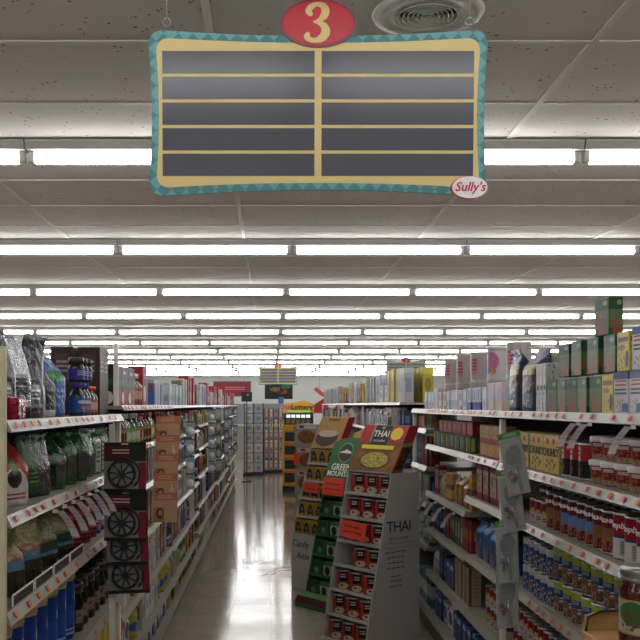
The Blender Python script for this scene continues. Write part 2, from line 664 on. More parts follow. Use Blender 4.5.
# ------------------------------------------------------------------ product kinds
class Kind:
    def __init__(s, name, desc, cat, w, d, h, root, parts=()):
        s.name, s.desc, s.cat, s.w, s.d, s.h, s.root, s.parts = name, desc, cat, w, d, h, root, parts

K = {}

def carton(key, desc, wd, d, h, base, items=(), side=None, rough=.5, cat='box', name='carton', extra=()):
    its = list(items)
    if side:
        its += [('rect', -.2, .02, -.1, 1.1, side), ('rect', .98, 1.2, -.1, 1.1, side)]
    me = boxm(key, -wd / 2, wd / 2, -d / 2, d / 2, 0, h, pmat('print_' + key, base, its, rough, wrap=not side), bev=min(.003, d * .06))
    K[key] = Kind(name, desc, cat, wd, d, h, me, extra)

def can(key, desc, r, h, base, items=(), lid='steel', cat='can', name='food_can', label_span=(.05, .95), extra=(), seg=18):
    body = lathe(key, [(r * .93, 0), (r, .003), (r, .006), (r * .975, .008), (r * .975, h - .008), (r, h - .006), (r, h - .002), (r * .95, h)], M_steel, seg, cap=False)
    lb = lathe(key + '_label', [(r * .985, h * label_span[0]), (r * .985, h * label_span[1])], pmat('print_' + key, base, items, .4), seg, cap=False)
    ld = lathe(key + '_lid', [(r * .94, h - .001), (r * .9, h - .004), (r * .55, h - .004), (r * .5, h - .003), (.0005, h - .003)], M_steel if lid == 'steel' else lid, seg, cap=False)
    K[key] = Kind(name, desc, cat, 2 * r, 2 * r, h, body, [('label_wrap', lb), ('lid', ld)] + list(extra))

def bag(key, desc, wd, d, h, base, items=(), seed=1, metal=.25, rough=.3, taper=.68, cat='bag', name='foil_bag', extra=(), lean=0):
    pm = pmat('print_' + key, base, items, rough, metal, bump=(45, .7))
    ms = [bagm(key, wd, d, h * (1, .95, .98)[q], pm, seed + q * 7, taper=taper - .05 * q, lean=(0, .5, -.4)[q]) for q in range(3)]
    K[key] = Kind(name, desc, cat, wd * 1.06, d * 1.08, h, ms[0], extra)
    K[key].variants = ms

def bottle(key, desc, r, h, glass, label, items, capm, cat='bottle', name='bottle', sy=1., neck=.4, caph=.16, rough=.25):
    g = mat('body_' + key, glass, rough)
    body = lathe(key, [(r * .92, 0), (r, .004), (r, h * .58), (r * .85, h * .68), (r * neck, h * .78), (r * neck, h * (1 - caph) + .004)], g, 16, sy=sy)
    cp = lathe(key + '_cap', [(r * neck * 1.25, h * (1 - caph)), (r * neck * 1.25, h - .003), (r * neck * 1.1, h)], mat('cap_' + key, capm, .35), 14, sy=sy)
    lb = lathe(key + '_label', [(r * 1.01, h * .1), (r * 1.01, h * .55)], pmat('print_' + key, label, items, .4), 16, cap=False, sy=sy)
    K[key] = Kind(name, desc, cat, 2 * r, 2 * r * sy, h, body, [('cap', cp), ('label_wrap', lb)])

# -- coffee bags and boxes, left bay
bag('silver', 'silver foil coffee bag', .135, .11, .26, '#b9bbc0', [('band', -.1, .14, '#2a2628'), ('rect', .2, .8, .3, .55, '#8d8d92'), ('lines', .25, .75, .33, .5, 3, '#4a4a50')], 3, .75, .22, taper=.5)
bag('charcoal', 'charcoal foil coffee bag with a framed label', .14, .12, .285, '#55565a', [('rect', -.2, .03, .1, .42, '#232326'), ('rect', .15, .85, .08, .45, '#1d1d20'), ('rect', .22, .78, .12, .4, '#6b6c70'), ('lines', .3, .7, .2, .34, 3, '#c9c9c9')], 7, .6, .28, taper=.48)
bag('blackwhite', 'black and white foil coffee bag', .125, .1, .225, '#17171b', [('rect', .04, .35, -.1, .9, '#cfcfd2'), ('band', -.1, .12, '#d5d5d8'), ('rect', .45, .9, .35, .6, '#3a3a40')], 11, .2, .28, taper=.55)
bag('bluebag', 'bright blue foil coffee bag', .14, .11, .295, '#2458a6', [('rect', .2, .8, .55, .72, '#2d7a3c'), ('lines', .2, .8, .15, .4, 4, '#3f74c2')], 5, .35, .28, taper=.55)
bag('blueoval', 'blue foil bag with a green oval badge', .14, .09, .24, '#2f62ad', [('ell', .5, .66, .36, .1, '#2f8a3a'), ('ell', .5, .36, .3, .2, '#5b8bcb'), ('ell', .5, .36, .22, .14, '#2f62ad')], 13, .3, .28, taper=.7)
bag('redbrick', 'small crimson foil brick pack', .085, .06, .075, '#8e1226', [('rect', .25, .36, -.1, 1.1, '#d0c9cc'), ('rect', .6, .66, -.1, 1.1, '#c37783')], 17, .5, .25, taper=.9)
carton('darktall', 'tall dark brown carton', .105, .1, .30, '#45322f', [('rect', .2, .8, .55, .9, '#5d4643'), ('lines', .25, .75, .6, .8, 3, '#a79a94')], cat='box')
bottle('creamblue', 'blue labelled creamer bottle', .033, .135, '#241f26', '#2b5fae', [('ell', .5, .7, .3, .12, '#cfd8ea'), ('ell', .6, .3, .2, .15, '#d0734a')], '#3b3a96', sy=.9, neck=.55)
bottle('creamorange', 'orange capped creamer bottle', .03, .125, '#271d1b', '#b45a34', [('ell', .5, .5, .3, .3, '#e0b89a')], '#d2552f', sy=.9, neck=.55)
bottle('jarpurple', 'dark jar with a purple band', .033, .1, '#2b2023', '#3a3691', [('lines', .2, .8, .3, .8, 3, '#b9b6d8')], '#30242a', neck=.75, caph=.3)
bag('redwhite', 'red and white coffee bag with a cup picture', .15, .12, .205, '#b3281f', [('ell', .5, .2, .42, .38, '#cdc9c6'), ('ell', .5, .42, .2, .14, '#241713'), ('ell', .5, .62, .1, .16, '#4e7f32'), ('lines', .2, .8, .08, .2, 2, '#b2392f')], 21, .1, .35, taper=.62)
bag('greenbig', 'dark green foil coffee bag', .165, .14, .208, '#2a5228', [('rect', .5, .92, .1, .6, '#3c2b3b'), ('lines', .05, .45, .2, .4, 3, '#4f7a44'), ('band', -.1, .06, '#12200f')], 23, .1, .25, taper=.55)
bag('greenb', 'glossy green foil coffee bag', .135, .12, .205, '#2d5a34', [('rect', .15, .5, .05, .85, '#1a2d1b'), ('rect', .55, .85, .15, .55, '#55474a')], 29, .15, .25, taper=.6)
bag('greenwhite', 'green foil coffee bag with a pale label strip', .12, .09, .2, '#35663c', [('rect', .35, .75, .05, .8, '#b7bcb8'), ('lines', .4, .7, .2, .7, 5, '#6c7a70')], 31, .15, .25, taper=.75)
bag('yellowclear', 'clear bag of coffee beans with a red and blue label', .16, .13, .21, '#8d8344', [('band', -.1, .36, '#3e3a26'), ('band', .36, .5, '#5f86a4'), ('rect', -.1, .35, .4, .58, '#96242e'), ('rect', .35, 1.1, .5, .6, '#8c5a30')], 37, .1, .15, taper=.6)
bag('olivebag', 'olive gold coffee bag with a green label', .18, .15, .205, '#6d673c', [('band', .3, .46, '#2e4a3c'), ('band', .24, .3, '#5c86a2'), ('band', -.1, .24, '#34342a')], 41, .15, .2, taper=.5)
bag('redfoil', 'deep red foil coffee bag', .115, .09, .19, '#7d1426', [('lines', .15, .85, .1, .5, 5, '#a84452'), ('ell', .5, .7, .3, .1, '#9c3040')], 43, .45, .25, taper=.75)
can('bluecan', 'blue coffee canister with a tan lid', .062, .25, '#173b86', [('rect', .2, .8, .25, .6, '#234f9f'), ('ell', .82, .72, .1, .1, '#c7cede'), ('lines', .2, .8, .06, .2, 2, '#9fb2d6')], lid=mat('tan_lid', '#a5854e', .5), name='coffee_canister', cat='canister', label_span=(.02, .9))
def _bluelid():
    k = K['bluecan']
    k.parts[1] = ('lid', lathe('tan_lid', [(.0635, .232), (.0635, .252), (.061, .256), (.0005, .256)], mat('tan_lid', '#a5854e', .5), 18, cap=False))
    k.h = .256
_bluelid()
bottle('blackjar', 'black instant coffee jar', .05, .19, '#0f0e10', '#1b191a', [('rect', .3, .7, .2, .8, '#8f7d70'), ('mott', 5, .6, '#5a3b36')], '#121113', name='jar', cat='jar', neck=.78, caph=.2)
carton('yellowbox', 'yellow carton of filters', .12, .09, .2, '#c9a63a', [('rect', .3, .5, .05, .95, '#d9bf6a'), ('ell', .7, .4, .15, .2, '#8a5d22')])
carton('plumbox', 'dark plum carton', .11, .08, .19, '#34182a', [('lines', .2, .8, .4, .6, 3, '#b08aa0')])
# -- second left bay, top
carton('brownsel', 'brown carton with a green stripe and red corner', .2, .1, .2, '#3f2520', [('band', .5, .66, '#1f5a38'), ('rect', .3, 1.1, -.1, .42, '#a81f27'), ('ell', .25, .2, .2, .15, '#ddd5cc'), ('rect', .3, .6, .8, .88, '#e2ddd6')])
bottle('brownbot', 'caramel coloured syrup bottle with a red label', .042, .185, '#6d4a30', '#8d2b26', [('ell', .5, .5, .35, .3, '#c9a37c')], '#d8d0c8', neck=.35)
carton('redtall', 'tall red carton', .15, .09, .235, '#a8212f', [('ell', .5, .3, .3, .2, '#d9c3bb'), ('lines', .2, .8, .65, .8, 2, '#c4606a')])
carton('silverblue', 'silver and blue boxed pack', .16, .1, .17, '#b3b7bd', [('rect', .0, .4, .05, .85, '#3f69b0'), ('ell', .2, .7, .12, .1, '#b0313a')])
# -- right bay, top shelf
GI = [('rect', -.2, 1.2, .68, 1.1, '#1f4f33'), ('ell', .72, .86, .16, .07, '#7fa35a'), ('food', .5, .38, .42, .2, '#b4472f'), ('ell', .5, .14, .35, .09, '#a5452f'), ('rect', -.2, .25, .0, .18, '#1f4f33')]
carton('greenbox', 'green noodle dinner carton', .115, .05, .128, '#52733f', GI)
carton('yellowside', 'yellow potato dinner carton', .115, .05, .128, '#d2bd33', [('rect', .1, .9, .74, .86, '#57441b'), ('food', .45, .28, .4, .22, '#b47f2c'), ('ell', .82, .3, .14, .22, '#2c2350'), ('ell', .4, .6, .3, .07, '#9d6f25')])
carton('whiteblue', 'white and blue pasta dinner carton', .115, .05, .135, '#c7c8cc', [('band', .82, 1.1, '#2b3f7d'), ('lines', .12, .88, .62, .8, 2, '#b23b46'), ('lines', .1, .85, .42, .6, 2, '#2a2c3f'), ('food', .5, .18, .4, .17, '#c48a4c'), ('rect', .55, 1.1, .05, .25, '#3a66a8')])
carton('whiteslim', 'slim white patterned carton', .05, .06, .2, '#c5c5c2', [('mott', 7, .58, '#83848a'), ('ell', .5, .5, .3, .06, '#3c3d44')])
bag('navybag', 'navy blue snack bag', .17, .1, .29, '#1d2a52', [('rect', .05, .95, .58, .74, '#a09a48'), ('band', .36, .58, '#4a3430'), ('food', .5, .46, .45, .08, '#7c6a60')], 47, .0, .4, taper=.72)
can('canister', 'white canister with pink lettering', .064, .175, '#b5a9a8', [('rect', .3, .7, .2, .8, '#c98a93'), ('lines', .32, .68, .3, .75, 4, '#b1485a'), ('band', .88, 1.1, '#b7adac')], lid=mat('pale_lid', '#d8d2ce', .4), name='canister', cat='canister', label_span=(0, 1))
can('flowercan', 'white canister with a pink flower print', .07, .175, '#c9c2c6', [('ell', .5, .55, .35, .3, '#c67a9e'), ('ell', .35, .25, .12, .1, '#4f77c0'), ('ell', .62, .24, .13, .1, '#d18b53'), ('band', .88, 1.1, '#b7adac')], lid=mat('pale_lid', '#d8d2ce', .4), name='canister', cat='canister', label_span=(0, 1))
carton('palebox', 'pale blue and white cosmetic style carton', .1, .05, .12, '#c3ced8', [('rect', .1, .9, .5, .9, '#dfe4ea'), ('ell', .5, .3, .3, .12, '#9fb6cf')])
carton('bluelow', 'white and royal blue carton', .1, .05, .125, '#bfc3d4', [('band', -.1, .35, '#2c3aa0'), ('rect', .3, .7, .45, .9, '#8e9bc6')])
carton('pinkbox', 'pink and cream carton', .13, .05, .14, '#d9c7cb', [('ell', .6, .6, .3, .25, '#b6c1dc'), ('rect', .0, .4, .0, .35, '#d9c9a5')])
carton('redcorner', 'white carton with a red corner', .1, .05, .115, '#cfc9c9', [('rect', .5, 1.1, -.1, .22, '#b3202c'), ('rect', .2, .8, .5, .85, '#b98a8e')])
# -- right bay 2nd shelf
M_txt_dark = mat('label_dark', '#2b2320', .5)
carton('chunkybox', 'yellow cookie carton with brown biscuit pictures', .2, .07, .155, '#cfae4a', [('band', .82, 1.1, '#d9c683'), ('food', .5, .22, .42, .2, '#6d3f26'), ('ell', .3, .82, .09, .08, '#b5402d'), ('ell', .66, .82, .09, .08, '#b5402d'), ('rect', -.2, .06, -.1, 1.1, '#8e9a7a')],
       extra=[('lettering', moved(textm('lettering', 'CHUNKY', .046, M_txt_dark, bold=.001), 0, -.0358, .082))])
can('redblack', 'black and red canned stew', .042, .135, '#191b1f', [('band', .52, 1.1, '#b02a30'), ('rect', -.1, .36, .52, .95, '#d6cfcb'), ('food', .2, .28, .2, .2, '#a4523a'), ('lines', .05, .33, .6, .85, 2, '#b02a30')])
bowl_root = lathe('soup_bowl', [(.04, 0), (.047, .004), (.052, .06), (.052, .064)], pmat('print_bowl', '#8e1f2b', [('band', .0, .3, '#b7a58f'), ('food', .5, .4, .4, .3, '#b5714a'), ('rect', .3, .7, .72, .9, '#d6b9b9')], .4), 18)
bowl_lid = lathe('bowl_lid', [(.055, .062), (.056, .066), (.056, .078), (.052, .082), (.0005, .082)], mat('bowl_lid', '#cfc6c4', .4), 18, cap=False)
K['bowl'] = Kind('soup_bowl', 'red soup bowl with a pale lid', 'bowl', .112, .112, .082, bowl_root, [('lid', bowl_lid)])
for nm, pic, ds in (('a', '#8a5a3a', 'maroon soup can with a brown picture'), ('b', '#5f86bd', 'maroon soup can with a pale blue panel')):
    its = [('band', .72, 1.1, '#5d1522'), ('rect', .2, .8, .28, .62, pic), ('food', .5, .2, .4, .2, '#9d6c40'), ('band', .96, 1.1, '#2a2a30')]
    can('chunky' + nm, ds, .039, .145, '#6a1826', its,
        extra=[('lettering', moved(textm('lettering', 'CHUNKY', .019, M_ink, bold=.0007, bend=.0392), 0, 0, .112))])
can('campbell', 'red and white soup can', .045, .15, '#d2cdca', [('band', .5, 1.1, '#a01828'), ('band', .46, .52, '#2a3d7d'), ('rect', .55, .95, .05, .4, '#a9a29c'), ('lines', .6, .9, .08, .38, 5, '#7a7470')],
    extra=[('lettering', moved(textm('lettering', "Campbell's", .028, M_ink, bold=.0006, shear=.3, bend=.0452), 0, 0, .11))])
can('progblue', 'blue soup can with a lime green top band', .05, .122, '#1d4179', [('band', .76, 1.1, '#9aa83a'), ('ell', .4, .26, .3, .3, '#6d4636'), ('food', .4, .26, .24, .26, '#a58a66'), ('rect', .15, .6, .62, .74, '#7c8794'), ('lines', .55, .9, .3, .5, 2, '#b9c6da')])
can('yellowcan', 'yellow soup can with a blue top', .045, .12, '#c6a63c', [('band', .76, 1.1, '#24406f'), ('ell', .4, .3, .3, .25, '#d8c583'), ('lines', .2, .8, .55, .7, 2, '#7d3a24')])
can('bluewhite', 'blue and white soup can', .04, .11, '#27497e', [('band', .75, 1.1, '#b9bab4'), ('food', .5, .3, .35, .3, '#c0ad86')])
can('redwhitecan', 'red and white condensed soup can', .036, .1, '#bfb8b5', [('band', .5, 1.1, '#7d1828'), ('ell', .5, .52, .14, .12, '#c7a452'), ('lines', .3, .7, .1, .3, 2, '#8c2030')])
carton('tallwhite', 'tall white pack', .12, .08, .29, '#b4b6b8', [('rect', .2, .8, .3, .7, '#8d98a5'), ('band', .85, 1.1, '#c9ccce')])
carton('tallgrey', 'tall grey pack', .1, .08, .27, '#8f9599', [('rect', .2, .8, .2, .6, '#b9bcbd')])
carton('tallyellow', 'tall yellow pack', .16, .09, .3, '#c9b53a', [('ell', .5, .5, .3, .2, '#8f8a3a'), ('band', .8, 1.1, '#d6c95c')])
carton('tallorange', 'tall orange pack', .11, .08, .24, '#b98a3c', [('rect', .2, .8, .3, .6, '#d2bd94')])
# -- right bays 2-3
carton('cookie', 'red and gold snack carton', .17, .06, .165, '#b98a52', [('rect', -.2, 1.2, .42, .6, '#8e2b2d'), ('food', .5, .78, .4, .2, '#7a3b2a'), ('food', .5, .22, .42, .2, '#d9b15c'), ('band', -.1, .06, '#8e2b2d')])
carton('greenlow', 'low dark green carton', .14, .09, .09, '#1f4d33', [('rect', .05, .3, .1, .9, '#b59f2c'), ('ell', .65, .5, .2, .3, '#3d6b57')])
carton('redlow', 'low dark red carton', .14, .09, .08, '#8a1c22', [('ell', .5, .5, .2, .3, '#b4313a')])
bag('creambag', 'cream paper bag', .12, .08, .14, '#a79c70', [('rect', .2, .8, .2, .6, '#7d8a52')], 53, .0, .6, taper=.6)
carton('granola', 'red and white cereal carton with fruit pictures', .14, .06, .185, '#7c2030', [('rect', .1, .9, .2, .85, '#b9ab98'), ('food', .5, .5, .4, .35, '#96392f'), ('ell', .3, .6, .15, .1, '#3f8a52')])
bag('orangebag', 'orange brown snack bag', .13, .08, .17, '#8c5a26', [('ell', .4, .6, .3, .3, '#b98534'), ('mott', 4, .58, '#6b3320')], 59, .15, .35, taper=.75)
carton('orangestick', 'slim orange carton', .06, .05, .2, '#b3832c', [('rect', -.1, 1.1, .3, .6, '#6d5a48'), ('band', .8, 1.1, '#c99a35')])
bag('blueorange', 'blue snack bag with orange pictures', .15, .1, .2, '#245c9c', [('food', .5, .3, .4, .3, '#b5783a'), ('ell', .5, .75, .35, .1, '#3f86c6'), ('rect', .4, .7, .4, .7, '#1b2f5f')], 61, .15, .3, taper=.8)
carton('navyslim', 'slim navy carton', .07, .06, .18, '#20304f', [('rect', .2, .8, .5, .8, '#55719a'), ('lines', .2, .8, .2, .4, 3, '#a3a9b5')])
carton('redslim', 'slim red carton', .07, .06, .19, '#7d2426', [('rect', .2, .8, .4, .7, '#a3793e')])
carton('greenslim', 'slim grey green carton', .07, .06, .17, '#3c4f45', [('rect', .2, .8, .3, .8, '#8a9a7c')])
carton('creambox', 'cream carton with a brown edge', .1, .07, .21, '#a89a82', [('rect', .0, .25, -.1, 1.1, '#6d4a30'), ('lines', .35, .85, .2, .8, 6, '#8a7d6c')])
carton('bluepic', 'blue carton with a food picture', .12, .07, .16, '#234a86', [('food', .5, .35, .4, .3, '#a85a3c'), ('rect', .15, .85, .72, .9, '#b9bfcc')])
bottle('whitebot', 'white squeeze bottle', .032, .175, '#b9b6b0', '#7f8b9c', [('lines', .2, .8, .2, .8, 4, '#c9ccd2')], '#3a506e', neck=.5)
bottle('amberbot', 'amber sauce bottle', .03, .175, '#4a2a16', '#a88d4a', [('ell', .5, .5, .3, .3, '#6d2a1c')], '#9c2a22', neck=.4)
bottle('greenbot', 'green cleaner bottle', .035, .175, '#3f6b3f', '#87a15c', [('ell', .5, .5, .3, .3, '#d2d2b0')], '#b9b7a8', neck=.45)
bottle('yellowbot', 'yellow detergent bottle', .05, .2, '#a8972c', '#b5a83f', [('ell', .5, .5, .35, .3, '#3d5a9a')], '#d2cfc6', neck=.5)
bag('whitebag', 'white and blue bagged pack', .16, .11, .17, '#dcdee0', [('ell', .5, .5, .3, .25, '#2c4f9a'), ('mott', 4, .62, '#7c2a3a')], 67, .05, .4, taper=.85)
bag('bluepack', 'blue plastic wrapped pack', .16, .11, .15, '#2f5c9c', [('ell', .5, .5, .3, .25, '#c3cad2'), ('rect', .2, .4, .1, .4, '#b3303a')], 71, .1, .3, taper=.85)
carton('redthin', 'thin red carton', .055, .07, .19, '#a8383c', [('rect', .2, .8, .3, .7, '#d9b5aa')])
carton('greythin', 'thin grey carton', .055, .07, .185, '#bdb9b0', [('rect', .2, .8, .3, .7, '#7a6459')])
carton('brownthin', 'thin brown carton', .055, .07, .19, '#8a5f48', [('rect', .2, .8, .2, .6, '#cdb298')])
carton('whitebox', 'plain white carton', .12, .08, .17, '#d3d1ca', [('rect', .2, .8, .3, .6, '#8b95c3'), ('lines', .2, .8, .7, .9, 2, '#7c4a48')])
carton('tealbox', 'teal and white carton', .12, .08, .16, '#3f7f86', [('rect', -.1, 1.1, .3, .7, '#bcc3c1')])
carton('tanbox', 'tan carton', .13, .08, .15, '#8a744f', [('rect', .2, .8, .3, .7, '#b09c78')])
can('tincan', 'steel can with a tan label', .04, .11, '#8d7a56', [('ell', .5, .5, .3, .3, '#54632c')])
can('goldcan', 'gold labelled can', .04, .11, '#9a8436', [('ell', .5, .5, .3, .3, '#5a2a1c')])

BODYGAP = .012
NAMES = {'greenbox': 'noodle_carton', 'yellowside': 'potato_carton', 'whiteblue': 'pasta_carton', 'chunkybox': 'cookie_carton', 'cookie': 'snack_carton', 'granola': 'cereal_carton',
         'gmbox': 'coffee_pod_carton', 'gmwhite': 'coffee_pod_carton', 'podpack': 'coffee_pod_pack', 'redthin': 'slim_carton', 'greythin': 'slim_carton', 'brownthin': 'slim_carton', 'navyslim': 'slim_carton',
         'redslim': 'slim_carton', 'greenslim': 'slim_carton', 'orangestick': 'slim_carton', 'whiteslim': 'slim_carton', 'palebox': 'small_carton', 'bluelow': 'small_carton', 'pinkbox': 'small_carton',
         'redcorner': 'small_carton', 'greenlow': 'low_carton', 'redlow': 'low_carton', 'thai': 'coconut_milk_can', 'chunkya': 'soup_can', 'chunkyb': 'soup_can', 'campbell': 'soup_can', 'progblue': 'soup_can',
         'yellowcan': 'soup_can', 'bluewhite': 'soup_can', 'redwhitecan': 'soup_can', 'redblack': 'stew_can', 'orangebag': 'snack_bag', 'blueorange': 'snack_bag', 'navybag': 'snack_bag',
         'whitebag': 'wrapped_pack', 'bluepack': 'wrapped_pack', 'creambag': 'paper_bag', 'bluepic': 'dinner_carton', 'creambox': 'meal_carton', 'redtall': 'tall_carton', 'darktall': 'tall_carton'}
rng = random.Random(4)

def place(k, x, y, z, rz, label, group):
    kd = K[k]
    o = add(NAMES.get(k, kd.name), rng.choice(kd.variants) if hasattr(kd, 'variants') else kd.root, None, (x, y, z), (0, 0, rz), label, kd.cat, group)
    for pn, pm in kd.parts:
        add(pn, pm, o)
    return o

FACE = {-1: .70, 1: 1.07}
SIDE = {-1: 'left', 1: 'right'}

def shorten(t):
    for a, b in ((' beyond the displays', ' past displays'), (' with a food picture', ' with food picture'), (' with a brown picture', ' with brown picture'), (' with a pale blue panel', ' with blue panel'),
                 (' with a lime green top band', ' with lime top'), (' on top of the ', ' atop the '), (' with a ', ' with '), (' and a ', ' and '), ('assorted ', ''), (', near ', ' near '), (' style', ''), (' of the ', ' of '), (' atop the ', ' atop ')):
        if len(t.replace('-', ' ').replace(',', ' ').split()) <= 16:
            return t
        t = t.replace(a, b)
    return t

def row(side, z, y0, spec, where, group, off=.035, y1=None, jit=.006, gap=BODYGAP, tier=0, turn=0., fixed=0, zfill=0):
    """a row of goods on a shelf, from the near end away from the camera. spec: list of (kind, count)"""
    y = y0
    seq = {}
    zs_ = {}
    for k, n in spec:
        if k is None:
            y += n
            continue
        kd = K[k]
        for _ in range(n):
            if y1 is not None and y + kd.w > y1:
                return y
            seq[k] = seq.get(k, 0) + 1
            rz = side * (-PI / 2 + (.55 if kd.cat in ('can', 'canister', 'bottle', 'jar', 'bowl') else .4 if turn >= .08 and kd.cat == 'bag' else 0)) + rng.uniform(-1, 1) * (.03 + turn)
            x = side * (FACE[side] + off + kd.d / 2 + rng.uniform(0, jit))
            nn = seq[k]
            tot = sum(c for kk, c in spec if kk == k)
            lab = '%s, %s' % (kd.desc, where) if tot == 1 else '%s%s, %s' % ('nearest ' if nn == 1 else ordn(nn) + '-nearest ', kd.desc, where)
            lab = shorten(lab)
            ob = place(k, x, y + kd.w / 2, z + tier + .001, rz, lab, group)
            if 0 < zfill < 2:
                ob.scale.z = zs_.setdefault(k, max(1., min(1.35, zfill * rng.uniform(.8, .97) / kd.h)))
            y += kd.w + gap * (1 if fixed else rng.uniform(.5, 1.3))
    return y

# ------------------------------------------------------------------ gondola shelving
def gondola(side, y0, y1, zs, label, top, tags=0, end=False, post=True, lip=.027, saletags=(), split=None, tagseed=1):
    F = FACE[side]
    r2 = random.Random(tagseed)
    o = add('shelf_unit', None, None, (0, y0, 0), label=label, cat='shelving', group='white metal shelving along the aisle')
    Lh = y1 - y0
    X = lambda off: side * (F + off)
    add('back_panel', boxm('back_panel', X(.45), X(.47), 0, Lh, 0, top, M_back), o)
    add('kick_plate', boxm('kick_plate', X(.03), X(.45), 0.002, Lh - .002, 0, zs[-1] - .03, M_kick), o)
    if post:
        add('post', boxm('post', X(.004), X(.03), Lh - .034, Lh - .002, .05, zs[0] - .036, M_white, bev=.003), o)
    if end:
        add('end_panel', boxm('end_panel', X(0), X(.47), -.022, -.002, 0, top, M_cream, bev=.003), o)
    for i, z in enumerate(zs):
        sh = add('shelf', boxm('shelf', X(.012), X(.449), .003, Lh - .003, z - (.028 if lip > .025 else .016), z, M_shelf), o)
        rail = prism('price_rail', [(X(.012), z + .004), (X(.004), z + .004), (X(-.012), z - lip), (X(-.006), z - lip - .003), (X(.012), z - .008)], 'y', .003, Lh - .003, M_rail)
        add('price_rail', rail, sh)
        if tags and i < tags:
            yy = .06
            while yy < Lh - .05:
                zz = z - .009
                me = TAG[side]
                add('price_tag', me, sh, (X(-.0045), yy, zz))
                yy += r2.choice((.085, .11, .14, .19))
    for (i, yy, n, st) in saletags:
        for q in range(n):
            add('sale_tag', SALE[side], o, (X(-.013), yy - y0 + q * st, zs[i] - .034), (0, 0, 0))
    return o

def tagmesh(side):
    b = bmesh.new()
    t = .0016
    sl = .016 / .031
    vs = [(0, -.011, .008), (0, .011, .008), (-side * sl * .016, .011, -.008), (-side * sl * .016, -.011, -.008)]
    A = [b.verts.new((v[0] - side * .0012, v[1], v[2])) for v in vs]
    B = [b.verts.new((v[0] + side * t, v[1], v[2])) for v in vs]
    b.faces.new(A)
    b.faces.new(B[::-1])
    for i in range(4):
        b.faces.new((A[i], B[i], B[(i + 1) % 4], A[(i + 1) % 4]))
    bmesh.ops.recalc_face_normals(b, faces=b.faces[:])
    return to_mesh(b, 'price_tag', M_tag)

def salemesh(side):
    # paper sale tag that hangs from the rail and swings out into the aisle
    m = pmat('sale_paper', '#e6e0e0', [('band', -.1, .08, '#b87a88'), ('lines', -.2, 1.2, .3, .7, 3, '#d9bfc4')], .7)
    b = bmesh.new()
    n = 5
    pr = None
    for i in range(n + 1):
        t = i / n
        xx = -side * (.012 + .05 * t + .008 * math.sin(t * 3))
        zz = -.085 * t
        r = [b.verts.new((xx, -.004 - .006 * t, zz)), b.verts.new((xx - side * .026, -.004 + .004 - .02, zz + .003)),
             b.verts.new((xx - side * .026, -.003 + .004 - .02, zz + .003)), b.verts.new((xx, -.003 - .006 * t, zz))]
        if pr:
            for k in range(4):
                b.faces.new((pr[k], pr[(k + 1) % 4], r[(k + 1) % 4], r[k]))
        else:
            b.faces.new(r)
        pr = r
    b.faces.new(pr[::-1])
    # clip that holds it
    bx(b, min(0, -side * .014), max(0, -side * .014), -.006, 0, -.006, .006)
    bmesh.ops.recalc_face_normals(b, faces=b.faces[:])
    return to_mesh(b, 'sale_tag', m)

TAG = {s: tagmesh(s) for s in (-1, 1)}
SALE = {s: salemesh(s) for s in (-1, 1)}

L1 = [1.535, 1.28, 1.02, .69, .40, .14]
L2 = [1.575, 1.36, 1.13, .86, .575, .32, .12]
R1 = [1.55, 1.305, 1.08, .775, .45, .14]
R2 = [1.55, 1.31, 1.08, .76, .45, .17]
R3 = [1.55, 1.31, .99, .745, .45, .17]
R4 = [1.55, 1.41, 1.15, .90, .60, .17]
R5 = [1.60, 1.33, 1.05, .76, .45, .17]
gondola(-1, 2.47, 4.37, L1, 'near left shelf bay with cream end panel holding coffee bags', 1.735, tags=4, end=True, saletags=[(1, 2.93, 7, .14)], tagseed=2)
gondola(-1, 4.37, 6.6, L2, 'second left shelf bay behind the wheel cutter cards', 1.60, tags=2, tagseed=3, lip=.02, post=False)
LB = [(6.6, 9.0), (9.0, 12.0), (12.0, 15.3), (15.3, 18.6)]
for i, (a, b) in enumerate(LB):
    gondola(-1, a, b, [L2[0]] + [z + (.02 if i % 2 else -.02) for z in L2[1:-1]] + [L2[-1]], '%s left shelf bay counted from the camera' % ordn(i + 3), 1.62, lip=.016, post=False)
gondola(1, 1.75, 4.38, R1, 'near right shelf bay holding soup cans and dinner cartons', 1.58, tags=4, saletags=[(0, 2.7, 1, .1), (0, 3.07, 2, .11)], tagseed=5)
gondola(1, 4.38, 5.12, R2, 'narrow second right shelf bay with cereal and blue snack bags', 1.58, tags=2, post=False, tagseed=6)
gondola(1, 5.12, 6.4, R3, 'third right shelf bay beside the soup carton display', 1.58, tags=1, post=False, saletags=[(2, 5.35, 4, .3)], tagseed=7)
gondola(1, 6.4, 7.05, R4, 'short right shelf bay ending behind the soup carton display', 1.58)
RB = [(7.7, 11.0), (11.0, 15.0), (15.0, 19.5)]
for i, (a, b) in enumerate(RB):
    gondola(1, a, b, R5, '%s right shelf bay beyond the cardboard displays' % ordn(i + 1), 1.62, lip=.02)

